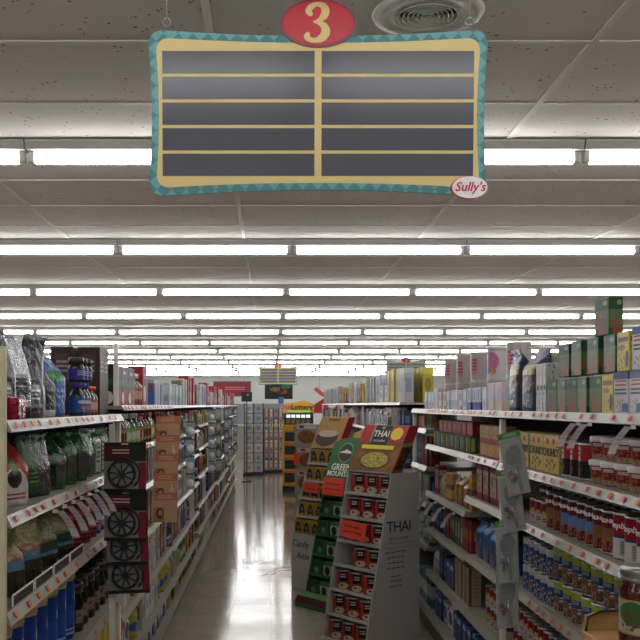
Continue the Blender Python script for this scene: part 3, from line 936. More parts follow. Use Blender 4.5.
# ------------------------------------------------------------------ goods: near left bay
g = 'goods on the top shelf of the near left bay'
W = 'top shelf, near left bay'
row(-1, L1[0], 2.63, [('redbrick', 1)], 'front of the top shelf, near left bay', g, off=.012)
row(-1, L1[0], 2.58, [('silver', 1), ('charcoal', 1), ('silver', 1), ('charcoal', 1), ('blackwhite', 1), ('blueoval', 1)], W, g, off=.09, turn=.1, gap=.03)
row(-1, L1[0], 3.72, [('creamblue', 3), (None, .015), ('creamorange', 2)], W, g, off=.05, gap=.006)
row(-1, L1[0], 3.72, [('jarpurple', 3)], 'upper tier, top shelf, near left bay', g, off=.05, gap=.006, tier=.1365)
row(-1, L1[0], 2.62, [('bluebag', 5)], 'back row, top shelf, near left bay', g, off=.25, turn=.12, gap=.08)
row(-1, L1[0], 4.1, [('darktall', 2)], 'front row, top shelf, near left bay', g, off=.05, gap=.004)
row(-1, L1[0], 4.08, [('darktall', 2)], 'back row, top shelf, near left bay', g, off=.165, gap=.004)
W = 'second shelf, near left bay'
g = 'coffee bags on the second shelf of the near left bay'
row(-1, L1[1], 2.68, [('redwhite', 1), (None, .06), ('greenbig', 1), (None, .03), ('greenb', 4), ('greenwhite', 2), ('greenb', 1)], W, g, off=.04, gap=.055, turn=.1, y1=4.36)
W = 'third shelf, near left bay'
g = 'coffee bags on the third shelf of the near left bay'
row(-1, L1[2], 2.64, [('yellowclear', 2), (None, .03), ('olivebag', 2), (None, .02), ('redfoil', 3), ('creamblue', 3)], W, g, off=.045, gap=.04, turn=.08, y1=4.36)
W = 'fourth shelf, near left bay'
g = 'canisters and jars on the fourth shelf of the near left bay'
row(-1, L1[3], 2.60, [('bluecan', 7), ('blackjar', 7)], W, g, off=.04, gap=.02, y1=4.36)
W = 'fifth shelf, near left bay'
g = 'cartons on the fifth shelf of the near left bay'
row(-1, L1[4], 3.2, [('plumbox', 5), ('yellowbox', 5)], W, g, y1=4.36)
# black label holders on the third shelf rail
for q in range(4):
    o = add('label_holder', None, None, (-.712, 2.56 + q * .245, L1[2] + .004), (0, 0, 0),
            '%s dark shelf label holder from the near end, third left shelf' % ordn(q + 1), 'label holder', 'shelf label holders')
    add('frame', multibox('frame', [(-.002, .002, 0, .225, -.012, -.008), (-.002, .002, 0, .225, .028, .032), (-.002, .002, 0, .005, -.008, .028), (-.002, .002, .22, .225, -.008, .028)], M_paper), o)
    add('card', boxm('card', -.0012, .0012, .005, .22, -.008, .028, pmat('holder_card', '#3a3733', [('mott', 9, .6, '#6b5f55')], .5)), o)

# ------------------------------------------------------------------ goods: second left bay
g = 'goods on the top shelf of the second left bay'
W = 'top shelf, second left bay'
row(-1, L2[0], 4.48, [('brownsel', 3), ('brownbot', 4), ('redtall', 1)], W, g, off=.05, gap=.012, y1=5.75)
row(-1, L2[0], 4.9, [('redtall', 4)], 'back row of the top shelf, second left bay', g, off=.2, gap=.01)
row(-1, L2[0], 6.0, [('silverblue', 3)], W, g, off=.05)
add('divider_panel', boxm('divider_panel', -.75, -.728, -.006, .006, 0, .3, M_white), None, (0, 4.43, L2[0] + .001), label='thin white upright divider between coffee and syrup on the left shelf', cat='divider')
LK = {1: ['whitebot', 'amberbot', 'tincan', 'amberbot', 'greenbot', 'creamorange'],
      2: ['redthin', 'brownthin', 'greythin', 'redthin', 'redslim', 'brownthin'],
      3: ['redthin', 'greythin', 'brownthin', 'navyslim', 'redthin'],
      4: ['whitebox', 'redthin', 'greythin', 'bluepic', 'redslim', 'brownthin'],
      5: ['redthin', 'whitebag', 'greythin', 'whitebox', 'tanbox', 'bluepack', 'yellowbot'],
      6: ['yellowbox', 'bluepack', 'whitebag', 'bluepack', 'redslim', 'whitebag']}

def fill(side, z, a, b, kinds, where, group, off=.02, maxh=9., seed=1, gap=.012, wmul=1):
    r2 = random.Random(seed)
    ks = [k for k in kinds if K[k].h < maxh] or ['tincan', 'redlow', 'tanbox']
    spec, y = [], a
    while y < b:
        k = r2.choice(ks)
        n = r2.randint(1, 4)
        spec.append((k, n))
        y += n * (K[k].w + gap)
        if r2.random() < .12:
            spec.append((None, .08))
    row(side, z, a, spec, where, group, off=off, y1=b, jit=.02, gap=gap, zfill=maxh)

for i in range(1, 7):
    mh = L2[i - 1] - L2[i] - .033
    fill(-1, L2[i], 4.42, 6.58, LK[i], '%s shelf, second left bay' % ordn(i + 1), 'goods on the second left bay', seed=i + 10, maxh=mh)

MIX = ['creamblue', 'whitebot', 'redthin', 'greythin', 'brownthin', 'whitebox', 'tealbox', 'tanbox', 'tincan', 'goldcan', 'yellowbot', 'greenbot', 'amberbot',
       'bluepack', 'whitebag', 'creambox', 'navyslim', 'redslim', 'creambag', 'orangebag', 'bluepic']
WIDE = ['whitebox', 'tealbox', 'tanbox', 'bluepack', 'whitebag', 'yellowbot', 'creambox', 'bluepic', 'yellowbox', 'goldcan', 'orangebag', 'whitebag']
TOPL = ['silverblue', 'whitebox', 'palebox', 'redtall', 'whiteblue', 'brownbot', 'tanbox', 'redcorner']
STC = [mat('far_pack_%d' % i, c, .5) for i, c in enumerate(('#b9b7b0', '#8a744f', '#7c2428', '#3f5f8a', '#a99a50', '#8d9296', '#4a3a30', '#c4beb0', '#5a7a5a', '#a86a4a', '#9a5a66', '#2f3f5a'))]

def stuff_fill(side, zs, a, b, name, label, seed, lows=.6, top=True):
    # goods too far off to tell apart: one joined mesh of small packs standing on the shelves
    r2 = random.Random(seed)
    for i, z in enumerate(zs):
        if i == 0 and not top:
            continue
        bm = bmesh.new()
        gap_ = .24 if i == 0 else zs[i - 1] - z - .035
        y = a + .04
        while y < b - .14:
            n, wd_ = r2.randint(1, 4), r2.uniform(.06, .13)
            h, c, dp = gap_ * r2.uniform(lows, .9), r2.randrange(len(STC)), r2.uniform(.06, .12)
            for q in range(n):
                if y + wd_ > b - .04:
                    break
                o1 = FACE[side] + .02 + r2.uniform(0, .03)
                x0, x1 = sorted((side * o1, side * (o1 + dp)))
                k0 = len(bm.faces)
                bx(bm, x0, x1, y, y + wd_ * .93, z + .001, z + h)
                if r2.random() < .5:      # a cap or folded top
                    bx(bm, x0 + .02, x1 - .02, y + wd_ * .2, y + wd_ * .7, z + h, z + h + .015)
                bm.faces.ensure_lookup_table()
                for f in bm.faces[k0:]:
                    f.material_index = c
                y += wd_
            y += r2.uniform(.01, .06)
        me = to_mesh(bm, name)
        for m in STC:
            me.materials.append(m)
        add(name, me, None, None, None, 'tiny packs on the %s shelf of %s' % (ordn(i + 1), label), 'groceries', None, 'stuff')

for bi, (a, b) in enumerate(LB):
    dz = .02 if bi % 2 else -.02
    zs = [L2[0]] + [z + dz for z in L2[1:-1]] + [L2[-1]]
    bay = '%s left bay' % ordn(bi + 3)
    if bi >= 2:
        stuff_fill(-1, zs, a, b, 'shelf_goods', 'the %s left bay' % ('last' if bi == 3 else 'fifth'), 500 + bi, top=False)
    for i in range(7):
        if i and bi >= 2:
            continue
        mh = .27 if i == 0 else zs[i - 1] - zs[i] - .033
        fill(-1, zs[i], a + .03, b - .04, TOPL if i == 0 else MIX, '%s shelf, %s' % (ordn(i + 1), bay), 'goods on the %s' % bay, seed=100 + bi * 10 + i, maxh=mh, gap=.012 if bi < 2 else .06)

# ------------------------------------------------------------------ goods: near right bay
W = 'lower tier on top of the near right bay'
g = 'dinner cartons on top of the near right bay'
GB = .128
row(1, R1[0], 2.54, [('whiteblue', 4), ('yellowside', 1), ('greenbox', 5), ('whiteslim', 3), (None, .06), ('navybag', 1), (None, .04), ('navybag', 1)], W, g, off=.045, gap=.008, turn=.03)
row(1, R1[0], 2.54, [('whiteblue', 3), ('yellowside', 1), ('greenbox', 1), (None, .02), ('greenbox', 1), (None, .05), ('greenbox', 1), (None, .03), ('greenbox', 1)], 'upper tier on top of the near right bay', g, off=.052, gap=.012, tier=.136, turn=.03)
row(1, R1[0], 3.13, [('greenbox', 1)], 'alone on the highest tier of the near right bay', g, off=.06, tier=.2655, turn=.05)
row(1, R1[0], 2.5, [('yellowside', 4)], 'back row on top of the near right bay', g, off=.18, gap=.02)
W = 'second shelf, near right bay'
g = 'goods on the second shelf of the near right bay'
row(1, R1[1], 2.5, [('bowl', 7), ('redblack', 3), ('chunkybox', 3)], 'lower tier, ' + W, g, off=.05, gap=.01)
row(1, R1[1], 2.5, [('bowl', 7)], 'upper tier, ' + W, g, off=.055, gap=.011, tier=.083)
W = 'third shelf, near right bay'
g = 'soup cans on the third shelf of the near right bay'
row(1, R1[2], 2.78, [('campbell', 3), ('chunkya', 2), ('chunkyb', 4), ('chunkya', 2), ('redwhitecan', 3)], 'front row, ' + W, g, off=.04, gap=.012, y1=4.36)
row(1, R1[2], 2.80, [('campbell', 3), ('chunkya', 3), ('chunkyb', 5), ('chunkya', 5)], 'back row, ' + W, g, off=.15, gap=.014, y1=4.36)
W = 'fourth shelf, near right bay'
g = 'soup cans on the fourth shelf of the near right bay'
row(1, R1[3], 2.75, [('yellowcan', 2), ('progblue', 7), ('bluewhite', 5)], 'lower tier, ' + W, g, off=.03, gap=.006, y1=4.36)
row(1, R1[3], 2.96, [('progblue', 7)], 'upper tier, ' + W, g, off=.04, gap=.008, tier=.123, y1=4.3)
row(1, R1[3], 3.72, [('bluewhite', 5)], 'upper tier, ' + W, g, off=.04, gap=.008, tier=.112, y1=4.3)
W = 'fifth shelf, near right bay'
g = 'soup cans on the fifth shelf of the near right bay'
row(1, R1[4], 3.0, [('redwhitecan', 18)], 'lower tier, ' + W, g, off=.04, gap=.006, y1=4.36)
row(1, R1[4], 3.0, [('redwhitecan', 18)], 'upper tier, ' + W, g, off=.045, gap=.006, tier=.102, y1=4.36)
fill(1, R1[5], 3.2, 4.36, ['bluepic', 'creambox', 'tanbox'], 'bottom shelf, near right bay', 'goods on the bottom right shelf', seed=77, maxh=.26)

# ------------------------------------------------------------------ goods: second to fourth right bays
g = 'goods on top of the middle right bays'
row(1, R2[0], 4.42, [(None, .1), ('pinkbox', 2), ('palebox', 1), ('bluelow', 3), ('palebox', 1), ('redcorner', 1), ('palebox', 3), ('redcorner', 2), ('pinkbox', 1), ('palebox', 3)], 'front row on top of the middle right bays', g, off=.05, gap=.03, y1=7.0)
row(1, R2[0], 4.75, [('canister', 1), ('flowercan', 1), ('canister', 4)], 'lower tier atop the middle right bays', g, off=.15, gap=.3, y1=6.95, jit=0, fixed=1)
row(1, R2[0], 4.95, [('canister', 5)], 'back row atop the middle right bays', g, off=.29, gap=.3, y1=6.95)
row(1, R2[0], 4.75, [('canister', 1), ('flowercan', 1), ('canister', 4)], 'upper tier atop the middle right bays', g, off=.15, gap=.3, tier=.1765, y1=6.95, jit=0, fixed=1)
row(1, R2[1], 4.42, [('cookie', 3)], 'second shelf, second right bay', 'snack cartons, second right bay', y1=5.12, gap=.006)
row(1, R3[1], 5.16, [('greenlow', 8)], 'lower tier, second shelf, third right bay', 'low cartons, third right bay', y1=6.38)
row(1, R3[1], 5.2, [('redlow', 7)], 'upper tier, second shelf, third right bay', 'low cartons, third right bay', y1=6.36, tier=.092, off=.05)
row(1, R2[2], 4.42, [('granola', 4)], 'third shelf, second right bay', 'cereal cartons, second right bay', y1=5.11)
row(1, R3[2], 5.15, [('orangestick', 1), (None, .02), ('orangebag', 3), ('cookie', 1), ('creambag', 2), ('granola', 2)], 'third shelf, third right bay', 'goods on the third right bay', y1=6.38)
row(1, R2[3], 4.42, [('blueorange', 4)], 'fourth shelf, second right bay', 'snack bags, second right bay', y1=5.11)
row(1, R3[3], 5.15, [('redslim', 3), ('brownthin', 1), ('greenslim', 3), ('redslim', 2), ('navyslim', 6)], 'fourth shelf, third right bay', 'goods on the third right bay', y1=6.38)
row(1, R2[4], 4.42, [('redwhitecan', 5)], 'lower tier, fifth shelf, second right bay', 'soup cans, second right bay', y1=4.85)
row(1, R2[4], 4.42, [('redwhitecan', 5)], 'upper tier, fifth shelf, second right bay', 'soup cans, second right bay', y1=4.85, tier=.102)
row(1, R3[4], 5.2, [('creambox', 4), ('bluepic', 2), ('navyslim', 3), ('whitebot', 4)], 'fifth shelf, third right bay', 'goods on the third right bay', y1=6.38)
row(1, R2[5], 4.42, [('bluepic', 5)], 'bottom shelf, second right bay', 'goods on the second right bay', y1=5.11)
row(1, R3[5], 5.15, [('bluepic', 4), ('whitebag', 2), ('bluepic', 4)], 'bottom shelf, third right bay', 'goods on the third right bay', y1=6.38)
for i in range(1, 6):
    fill(1, R4[i], 6.43, 7.0, [['creambag', 'greenslim'], ['navyslim', 'redslim', 'greythin'], ['navyslim', 'whitebot', 'greythin'], ['whitebot', 'greenbot', 'navyslim'], ['greenbot', 'tealbox']][i - 1],
         '%s shelf, fourth right bay' % ordn(i + 1), 'goods on the fourth right bay', seed=200 + i, maxh=R4[i - 1] - R4[i] - .033)
for bi, (a, b) in enumerate(RB):
    bay = '%s right bay beyond the displays' % ordn(bi + 1)
    stuff_fill(1, R5, a, b, 'shelf_goods', 'the %s right bay past the displays' % ordn(bi + 1), 600 + bi, top=False, lows=.5) if bi else None
    for i in range(3 if bi == 0 else 1):
        mh = 9 if i == 0 else R5[i - 1] - R5[i] - .033
        ks = [['tallyellow', 'tallwhite', 'tallgrey', 'whitebox', 'tallwhite', 'tallgrey'], ['tallgrey', 'tallwhite', 'tallorange', 'tallwhite', 'tanbox'], ['tallwhite', 'tallgrey', 'tallwhite']][bi] if i == 0 else ['bluepack', 'whitebot', 'whitebag', 'greythin', 'palebox', 'whitebox', 'navyslim', 'tincan']
        fill(1, R5[i], a + .03, b - .03, ks, '%s shelf, %s' % (ordn(i + 1), bay), 'goods on the %s' % bay, seed=300 + bi * 10 + i, maxh=mh, gap=.012 if bi < 1 else .06)
    row(1, R5[0], a + .1, [(['tallyellow', 'tallwhite', 'tallwhite'][bi], 3), ('tallgrey', 3), ('tallwhite', 3)], 'back row on top of the %s' % bay, 'goods on the %s' % bay, off=.2, gap=.05, y1=b)

# ------------------------------------------------------------------ hanging pizza-wheel cards at the left bay edge
def wheel_card(z, tilt, n):
    o = add('kitchen_wheel_card', None, None, (-.584, 3.72 + .022 * n, z), (0, tilt, 0),
            '%s black wheel cutter card down the hanging strip, near left shelf' % ordn(n + 1), 'packaged cutter', 'wheel cutter cards')
    Wd, Hh = .168, .2
    add('backing_card', boxm('backing_card', -Wd / 2, Wd / 2, -.001, .001, -Hh, 0, pmat('wheel_print', '#8b8a88', [('band', .62, 1.1, '#1f2420'), ('rect', -.1, .62, .66, .92, '#5d1820'), ('lines', .2, .6, .74, .86, 2, '#b9a7a3'),
                                                                                                  ('rect', .82, 1.1, -.1, .6, '#8e2030'), ('band', -.1, .07, '#1c201d'), ('rect', .42, .58, .95, .98, '#d8d4cc')], .4)), o)
    wz = -Hh * .63
    add('rim', tubem('rim', [(.052 * math.cos(2 * PI * i / 28), -.008, wz + .052 * math.sin(2 * PI * i / 28)) for i in range(28)], .0055, M_black, 7, closed=True), o, (-.012, 0, 0))
    add('hub', ellm('hub', .013, .013, -.014, -.002, M_black, 16), o, (-.012, 0, wz))
    for k in range(9):
        a = 2 * PI * k / 9 + .2
        add('spoke', tubem('spoke', [(.01 * math.cos(a), -.008, .01 * math.sin(a)), (.05 * math.cos(a), -.008, .05 * math.sin(a))], .003, M_black, 5), o, (-.012, 0, wz))
    add('handle', tubem('handle', [(.06 * math.cos(t), -.008, wz + .06 * math.sin(t)) for t in [(-.9 + 2.6 * q / 10) for q in range(11)]], .005, M_black, 6), o, (.0, 0, 0))
for n, (z, t) in enumerate(((1.431, .0), (1.232, .02), (1.132, -.02), (1.013, -.04))):
    wheel_card(z, t, n)
add('hanging_strip', boxm('hanging_strip', -.012, .012, -.001, .001, -1.0, 0, M_white), None, (-.655, 3.83, 1.5), label='narrow white plastic strip that carries the wheel cutter cards', cat='hanging strip')

# ------------------------------------------------------------------ recipe booklets hanging further along the left shelf
bk = boxm('recipe_card', -.066, .066, -.0015, .0015, -.165, 0, pmat('recipe_print', '#c99f74', [('band', .74, 1.1, '#c8735c'), ('rect', -.1, .45, -.1, .5, '#a5764c'), ('lines', .2, .8, .78, .92, 2, '#d3ad93'), ('ell', .28, .3, .16, .18, '#4c3223'), ('ell', .3, .32, .1, .1, '#b59a78'), ('rect', .52, .98, -.1, .12, '#c6a873')], .5))
bott = lathe('bottle_picture', [(.011, 0), (.011, .03), (.004, .045), (.004, .058)], mat('bottle_picture', '#b9b4ad', .4), 10, sy=.25)
for n in range(5):
    o = add('recipe_card', bk, None, (-.60, 5.4 - .035 * n, 1.515 - n * .108), (-.06, rng.uniform(-.05, .05), rng.uniform(-.06, .06)),
            '%s orange food picture card down the strip on the left shelf' % ordn(n + 1), 'recipe card', 'recipe cards')
    if n % 2:
        add('bottle_motif', bott, o, (.035, -.002, -.12))
    add('side_panel', boxm('side_panel', .067, .069, -.006, .02, -.16, 0, pmat('recipe_side', '#b0553c', [('mott', 6, .55, '#8d9299')], .5)), o)

# ------------------------------------------------------------------ small white blister cards further down the left shelf
bl_card = boxm('blister_card', -.036, .036, -.001, .001, -.13, 0, pmat('blister_print', '#b9bcbf', [('band', .88, 1.1, '#3b8288'), ('lines', .1, .9, .68, .8, 2, '#a0505c')], .4))
bl_dome = lathe('blister_dome', [(.03, 0), (.028, .01), (.019, .016), (.001, .018)], mat('blister_white', '#d8d8d6', .3), 16, cap=False)
for q, (yy, n0, z0) in enumerate(((7.5, 4, 1.45), (10.2, 5, 1.53))):
    for n in range(n0):
        o = add('blister_card', bl_card, None, (-.652, yy, z0 - n * .14), (0, 0, 0),
                '%s white round blister pack down the %s strip on the left shelf' % (ordn(n + 1), 'nearer' if q == 0 else 'farther'), 'blister pack', 'blister packs on strips')
        add('dome', bl_dome, o, (0, -.001, -.08), (PI / 2, 0, 0))
for q, yy in enumerate((11.5, 13.2, 14.6, 16.5)):
    for n in range(5):
        add('hanging_pack', boxm('hanging_pack', -.036, .036, -.006, .006, -.14, 0, pmat('hang_print%d' % ((n + q) % 4), ['#b4b6b7', '#8f9698', '#a39c90', '#70757a'][(n + q) % 4], [('ell', .5, .4, .35, .28, '#c9cacb'), ('band', .85, 1.1, '#56646b')], .4), bev=.002),
            None, (-.65 + .02 * (q % 2), yy, 1.55 - n * .16), None, '%s grey hanging pack on the %s far strip of the left shelf' % (ordn(n + 1), ordn(q + 1)), 'hanging pack', 'grey packs on far strips')

# ------------------------------------------------------------------ cherry tool packs on the right bay corner
M_clear = mat('clear_plastic', '#d0d3d3', .12, alpha=.22)
def cherry_card(x, y, z, tilt, n):
    o = add('gadget_card', None, None, (x, y, z), (0, tilt, .25), '%s clear gadget pack with green header down the right shelf corner' % ordn(n + 1), 'gadget pack', 'gadget packs at the right corner')
    add('backing_card', boxm('backing_card', -.048, .048, 0, .0015, -.25, -.03, pmat('gadget_print', '#b4b8b5', [('mott', 4, .6, '#c3c7c4')], .4)), o)
    add('header', boxm('header', -.05, .05, -.001, .003, -.032, 0, pmat('gadget_head', '#5f9a4d', [('band', -.1, .3, '#bfc8b9'), ('lines', .2, .8, .4, .8, 2, '#cfe0c4')], .5)), o)
    add('bowl', lathe('bowl', [(.03, -.012), (.034, -.006), (.032, .0)], mat('gadget_steel', '#9ea3a5', .2, .6), 18, cap=True), o, (.0, -.002, -.095), (PI / 2, 0, 0))
    add('ring_handle', tubem('ring_handle', [(.034 * math.cos(2 * PI * i / 20), -.008, -.095 + .042 * math.sin(2 * PI * i / 20)) for i in range(20)], .003, M_wire, 6, closed=True), o)
    add('shaft', tubem('shaft', [(0, -.006, -.135), (.008, -.006, -.235)], .006, mat('gadget_steel', '#9ea3a5', .2, .6), 7), o)
    for q, (cx, cz) in enumerate(((-.03, -.155), (-.012, -.172), (-.026, -.185))):
        add('cherry', lathe('cherry', [(.001, -.011), (.008, -.008), (.0115, 0), (.008, .008), (.001, .01)], mat('cherry_red', '#5d1420', .3), 10, cap=False), o, (cx, -.011, cz))
    add('bubble', boxm('bubble', -.044, .044, -.022, -.0005, -.245, -.034, M_clear, bev=.008), o)
cherry_card(.935, 3.66, 1.472, -.2, 0)
cherry_card(.938, 3.69, 1.325, -.13, 1)
cherry_card(.94, 3.72, 1.115, -.04, 2)
cherry_card(.95, 3.75, .93, -.02, 3)

# ------------------------------------------------------------------ cardboard displays in the aisle
THD = math.atan2(-.8, .6)
M_shipper = mat('shipper_white', '#aeaca8', .6)
M_inner = mat('shipper_inner', '#7b7a77', .7)

def slant_display(name, label, corner, wd, depth, ztop, lean, zbase, nrow, board, inner, cat='display'):
    """free-standing cardboard rack. Local frame: x along the front (origin = near right corner of the top front edge), -y is the front."""
    o = add(name, None, None, (corner[0], corner[1], 0), (0, 0, THD), label, cat, 'cardboard displays in the aisle')
    fy = lambda z: -lean * (1 - max(0, z - zbase) / (ztop - zbase))     # front line y at height z
    prof = [(fy(zbase), 0), (depth, 0), (depth, ztop), (fy(ztop), ztop), (fy(zbase), zbase)]
    t = .008
    add('side_panel', prism('side_panel', prof, 'x', -t, 0, board), o)
    add('side_panel', prism('side_panel', prof, 'x', -wd, -wd + t, board), o)
    add('back_panel', boxm('back_panel', -wd + t, -t, depth - t, depth, 0, ztop, board), o)
    if zbase > .02:
        add('plinth', boxm('plinth', -wd + t, -t, fy(zbase), fy(zbase) + t, 0, zbase, board), o)
    pitch = (ztop - zbase) / nrow
    zz = []
    for i in range(nrow):
        z = zbase + i * pitch
        y0 = fy(z)
        s = add('tray', boxm('tray', -wd + t, -t, y0 + .002, min(depth - t, y0 + .2), z, z + .006, inner), o)
        add('tray_lip', boxm('tray_lip', -wd + t, -t, y0 - .001, y0 + .004, z, z + .022, board), s)
        add('tray_back', boxm('tray_back', -wd + t, -t, min(depth - t, y0 + .19), min(depth - t, y0 + .2), z + .006, z + pitch, inner), s)
        zz.append((z + .0065, y0 + .01))
    add('top_panel', boxm('top_panel', -wd + t, -t, 0, depth - t, ztop - .006, ztop, board), o)
    return o, zz, fy, pitch

def loc2w(corner, p):
    c, s = math.cos(THD), math.sin(THD)
    return (corner[0] + c * p[0] - s * p[1], corner[1] + s * p[0] + c * p[1], p[2])

# --- coconut milk display
CT = (.79, 6.1)
tw = .43
thai, zz, fy, pitch = slant_display('display_rack', 'grey white cardboard display of red coconut milk cans nearest the camera', CT, tw, .26, 1.13, .24, .0, 7, M_shipper, M_inner)
can('thai', 'red coconut milk can with a black label and white bowl', .06, .136, '#b03a2c',
    [('rect', .26, .74, .45, .98, '#16181c'), ('lines', .34, .66, .6, .85, 2, '#b9b4ac'), ('ell', .5, .2, .3, .17, '#c9c0a8'), ('ell', .42, .24, .1, .06, '#6d5a38')])
K['thai'].root.materials.clear()
K['thai'].root.materials.append(M_steel)
g = 'coconut milk cans in the cardboard display'
for i, (z, y0) in enumerate(zz):
    r_ = nrow_ = 7 - i
    for c in range(3):
        x = -tw + .012 + .069 + c * .134
        if r_ == 4 and c == 0:
            x += .05
            if True:
                pass
        p = loc2w(CT, (x, y0 + .068, z + .0005))
        if r_ == 4 and c == 0:
            continue
        place('thai', p[0], p[1], p[2], THD + .6 + rng.uniform(-.12, .12), '%s red coconut milk can from the left, %s row from the top' % (ordn(c + 1), ordn(r_)), g)
# header box
hp = .17
M_thaibody = pmat('thai_header', '#8a5a34', [('mott', 2.2, .55, '#9c6a3a')], .4)
hprof = [(0, 1.132), (.1, 1.132), (hp + .09, 1.44), (hp, 1.44)]
hd = add('header_box', prism('header_box', hprof, 'x', -tw, 0, M_thaibody), thai)
ang = math.atan2(hp, .308)          # lean of the header face
LEN = math.hypot(hp, .308)
def on_header(me, u, v, lift=.0015):
    """place flat print (built facing -y) on the slanted header face: u along the front from left, v up the slope"""
    o = add(me.name, me, hd, (-tw + u, hp * v / LEN - lift * math.cos(ang), 1.132 + .308 * v / LEN + lift * math.sin(ang)), (-ang, 0, 0))
    return o
th = .0012
on_header(boxm('red_band', 0, tw, -th, 0, 0, .13, mat('thai_red', '#a82434', .4)), 0, LEN - .131, .0012)
on_header(boxm('leaf_print', 0, .05, -th, 0, 0, .13, mat('thai_leaf', '#7d8a4a', .5)), .1, LEN - .131, .0022)
on_header(boxm('logo_panel', 0, .155, -th, 0, 0, .15, M_black), .125, LEN - .151, .0032)
on_header(textm('logo_word', 'THAI', .068, M_ink, bold=.0004), .2, LEN - .07, .005)
on_header(textm('logo_word_small', 'KITCHEN', .02, M_ink, space=1.35), .2, LEN - .122, .005)
on_header(ellm('gold_motif', .016, .012, -th, 0, mat('gold_motif', '#c08a2c', .5), 12), .2, LEN - .022, .005)
on_header(ellm('yellow_disc', .056, .047, -th, 0, M_yellow, 28), .345, LEN - .065, .0034)
on_header(boxm('yellow_strip', 0, .31, -th, 0, 0, .03, M_yellow), .055, LEN - .185, .0044)
on_header(textm('strip_lettering', 'NOODLES & CURRY', .018, M_dark), .2, LEN - .17, .006) if False else None
on_header(ellm('bowl_print', .145, .068, -th, 0, pmat('bowl_print', '#3f4a2c', [('ell', .5, .52, .46, .44, '#b9a544'), ('food', .5, .52, .42, .4, '#d6c372'), ('mott', 9, .6, '#8d7a2c')], .5), 30), .225, .085, .0024)
# side of the header box: red top, dark bowl picture, second logo
sd = add('side_print', prism('side_print', [(.02, 1.15), (.085, 1.15), (.085 + .11, 1.3), (.02 + .092, 1.3)], 'x', .0005, .0015, pmat('thai_side', '#3c2a20', [('mott', 5, .55, '#6d4a30')], .4)), hd)
add('side_red', prism('side_red', [(.126, 1.345), (.205, 1.345), (.257, 1.437), (.172, 1.437)], 'x', .0005, .0015, mat('thai_red', '#a82434', .4)), hd)
add('side_yellow', prism('side_yellow', [(.094, 1.3), (.176, 1.3), (.19, 1.325), (.105, 1.325)], 'x', .0006, .0016, mat('thai_gold', '#9a8a3a', .5)), hd)
# side lettering on the big grey panel (faces the camera: local +x)
RS = Matrix.Rotation(PI / 2, 4, 'Z')
def on_side(me, y, z):
    me.transform(RS)
    return add(me.name, me, thai, (.0006, y, z))
on_side(textm('panel_word', 'THAI', .105, M_dark, space=.95), .07, .775)
on_side(textm('panel_word_small', 'KITCHEN', .026, M_dark, space=1.7), .07, .7)
on_side(multibox('panel_box', [(-.13, .13, -.0005, .0005, 0, .002), (-.13, .13, -.0005, .0005, .03, .032), (-.13, -.128, -.0005, .0005, 0, .03), (.128, .13, -.0005, .0005, 0, .03)], M_dark), .07, .64)
for i, (wd_, zz_) in enumerate(((.2, .61), (.16, .575), (.15, .54), (.17, .505), (.09, .45), (.1, .42), (.12, .385))):
    on_side(multibox('panel_line', [(-wd_ / 2 + q * wd_ / 4, -wd_ / 2 + q * wd_ / 4 + wd_ / 5.2, -.0005, .0005, 0, .006) for q in range(4)], M_dark), .045, zz_)
add('side_flap', prism('side_flap', [(.13, .03), (.255, .03), (.255, .55)], 'x', .001, .004, M_shipper), thai)

M_flame = mat('sale_orange', '#d8452f', .6)
def scribble(name, wd_, ht, m, seed):
    r2 = random.Random(seed)
    bs = []
    for ln in range(2):
        x = -wd_ / 2
        z = ht * (.12 - .32 * ln)
        while x < wd_ / 2 - .01:
            l = r2.uniform(.006, .022)
            bs.append((x, x + l, -.0006, .0006, z + r2.uniform(-.004, .004), z + r2.uniform(.006, .014)))
            x += l + r2.uniform(.003, .008)
    return multibox(name, bs, m)

def sale_card(label, corner, p, wd_, ht, tilt, seed):
    q = loc2w(corner, p)
    o = add('sale_card', boxm('sale_card', -wd_ / 2, wd_ / 2, -.001, .001, -ht / 2, ht / 2, M_flame), None, q, (-.2, tilt, THD), label, 'sale card', 'orange sale cards')
    add('handwriting', scribble('handwriting', wd_ * .75, ht, mat('red_ink', '#5e1a18', .6), seed), o, (0, -.0013, 0))
    return o
z3 = zz[4][0]
sale_card('orange handwritten sale card on the coconut milk display', CT, (-.245, fy(z3 + .1) - .035, z3 + .09), .25, .115, .05, 3)

# --- green coffee display
CG = (.69, 7.16)
M_gm = mat('green_board', '#2f5a35', .5)
gm, zz, fyg, pitchg = slant_display('display_rack', 'green cardboard coffee display behind the coconut milk cans', CG, .42, .25, 1.0, .21, .08, 6, pmat('green_board_print', '#3c6a3f', [('mott', 3, .6, '#2c5530')], .5), M_inner)
carton('gmwhite', 'white and black coffee pod carton', .1, .09, .115, '#a9aaa4', [('ell', .5, .4, .3, .3, '#2c2a28'), ('band', .75, 1.1, '#3f6b45')])
carton('gmbox', 'green coffee pod carton', .1, .09, .115, '#2e5c37', [('band', .6, 1.1, '#23482b'), ('ell', .5, .35, .25, .2, '#6f8a5a'), ('rect', .98, 1.2, -.1, 1.1, '#b5b5b0')], side='#3f6b45')
for i, (z, y0) in enumerate(zz):
    if i == 5:
        continue
    for c in range(3):
        p = loc2w(CG, (-.42 + .075 + c * .13, y0 + .055, z + .0005))
        place('gmbox' if c == 0 else 'gmwhite', p[0], p[1], p[2], THD, '%s green rack coffee pod carton from the left, %s row from the top' % (ordn(c + 1), ordn(6 - i)), 'coffee pod cartons in the green display')
tr = add('base_tray', prism('base_tray', [(-.29, .0), (-.212, .0), (-.212, .11), (-.27, .085), (-.305, .03)], 'x', -.44, .01, pmat('green_base', '#4b7a34', [('rect', -.1, 1.1, .3, .75, '#4a2730')], .5)), gm)
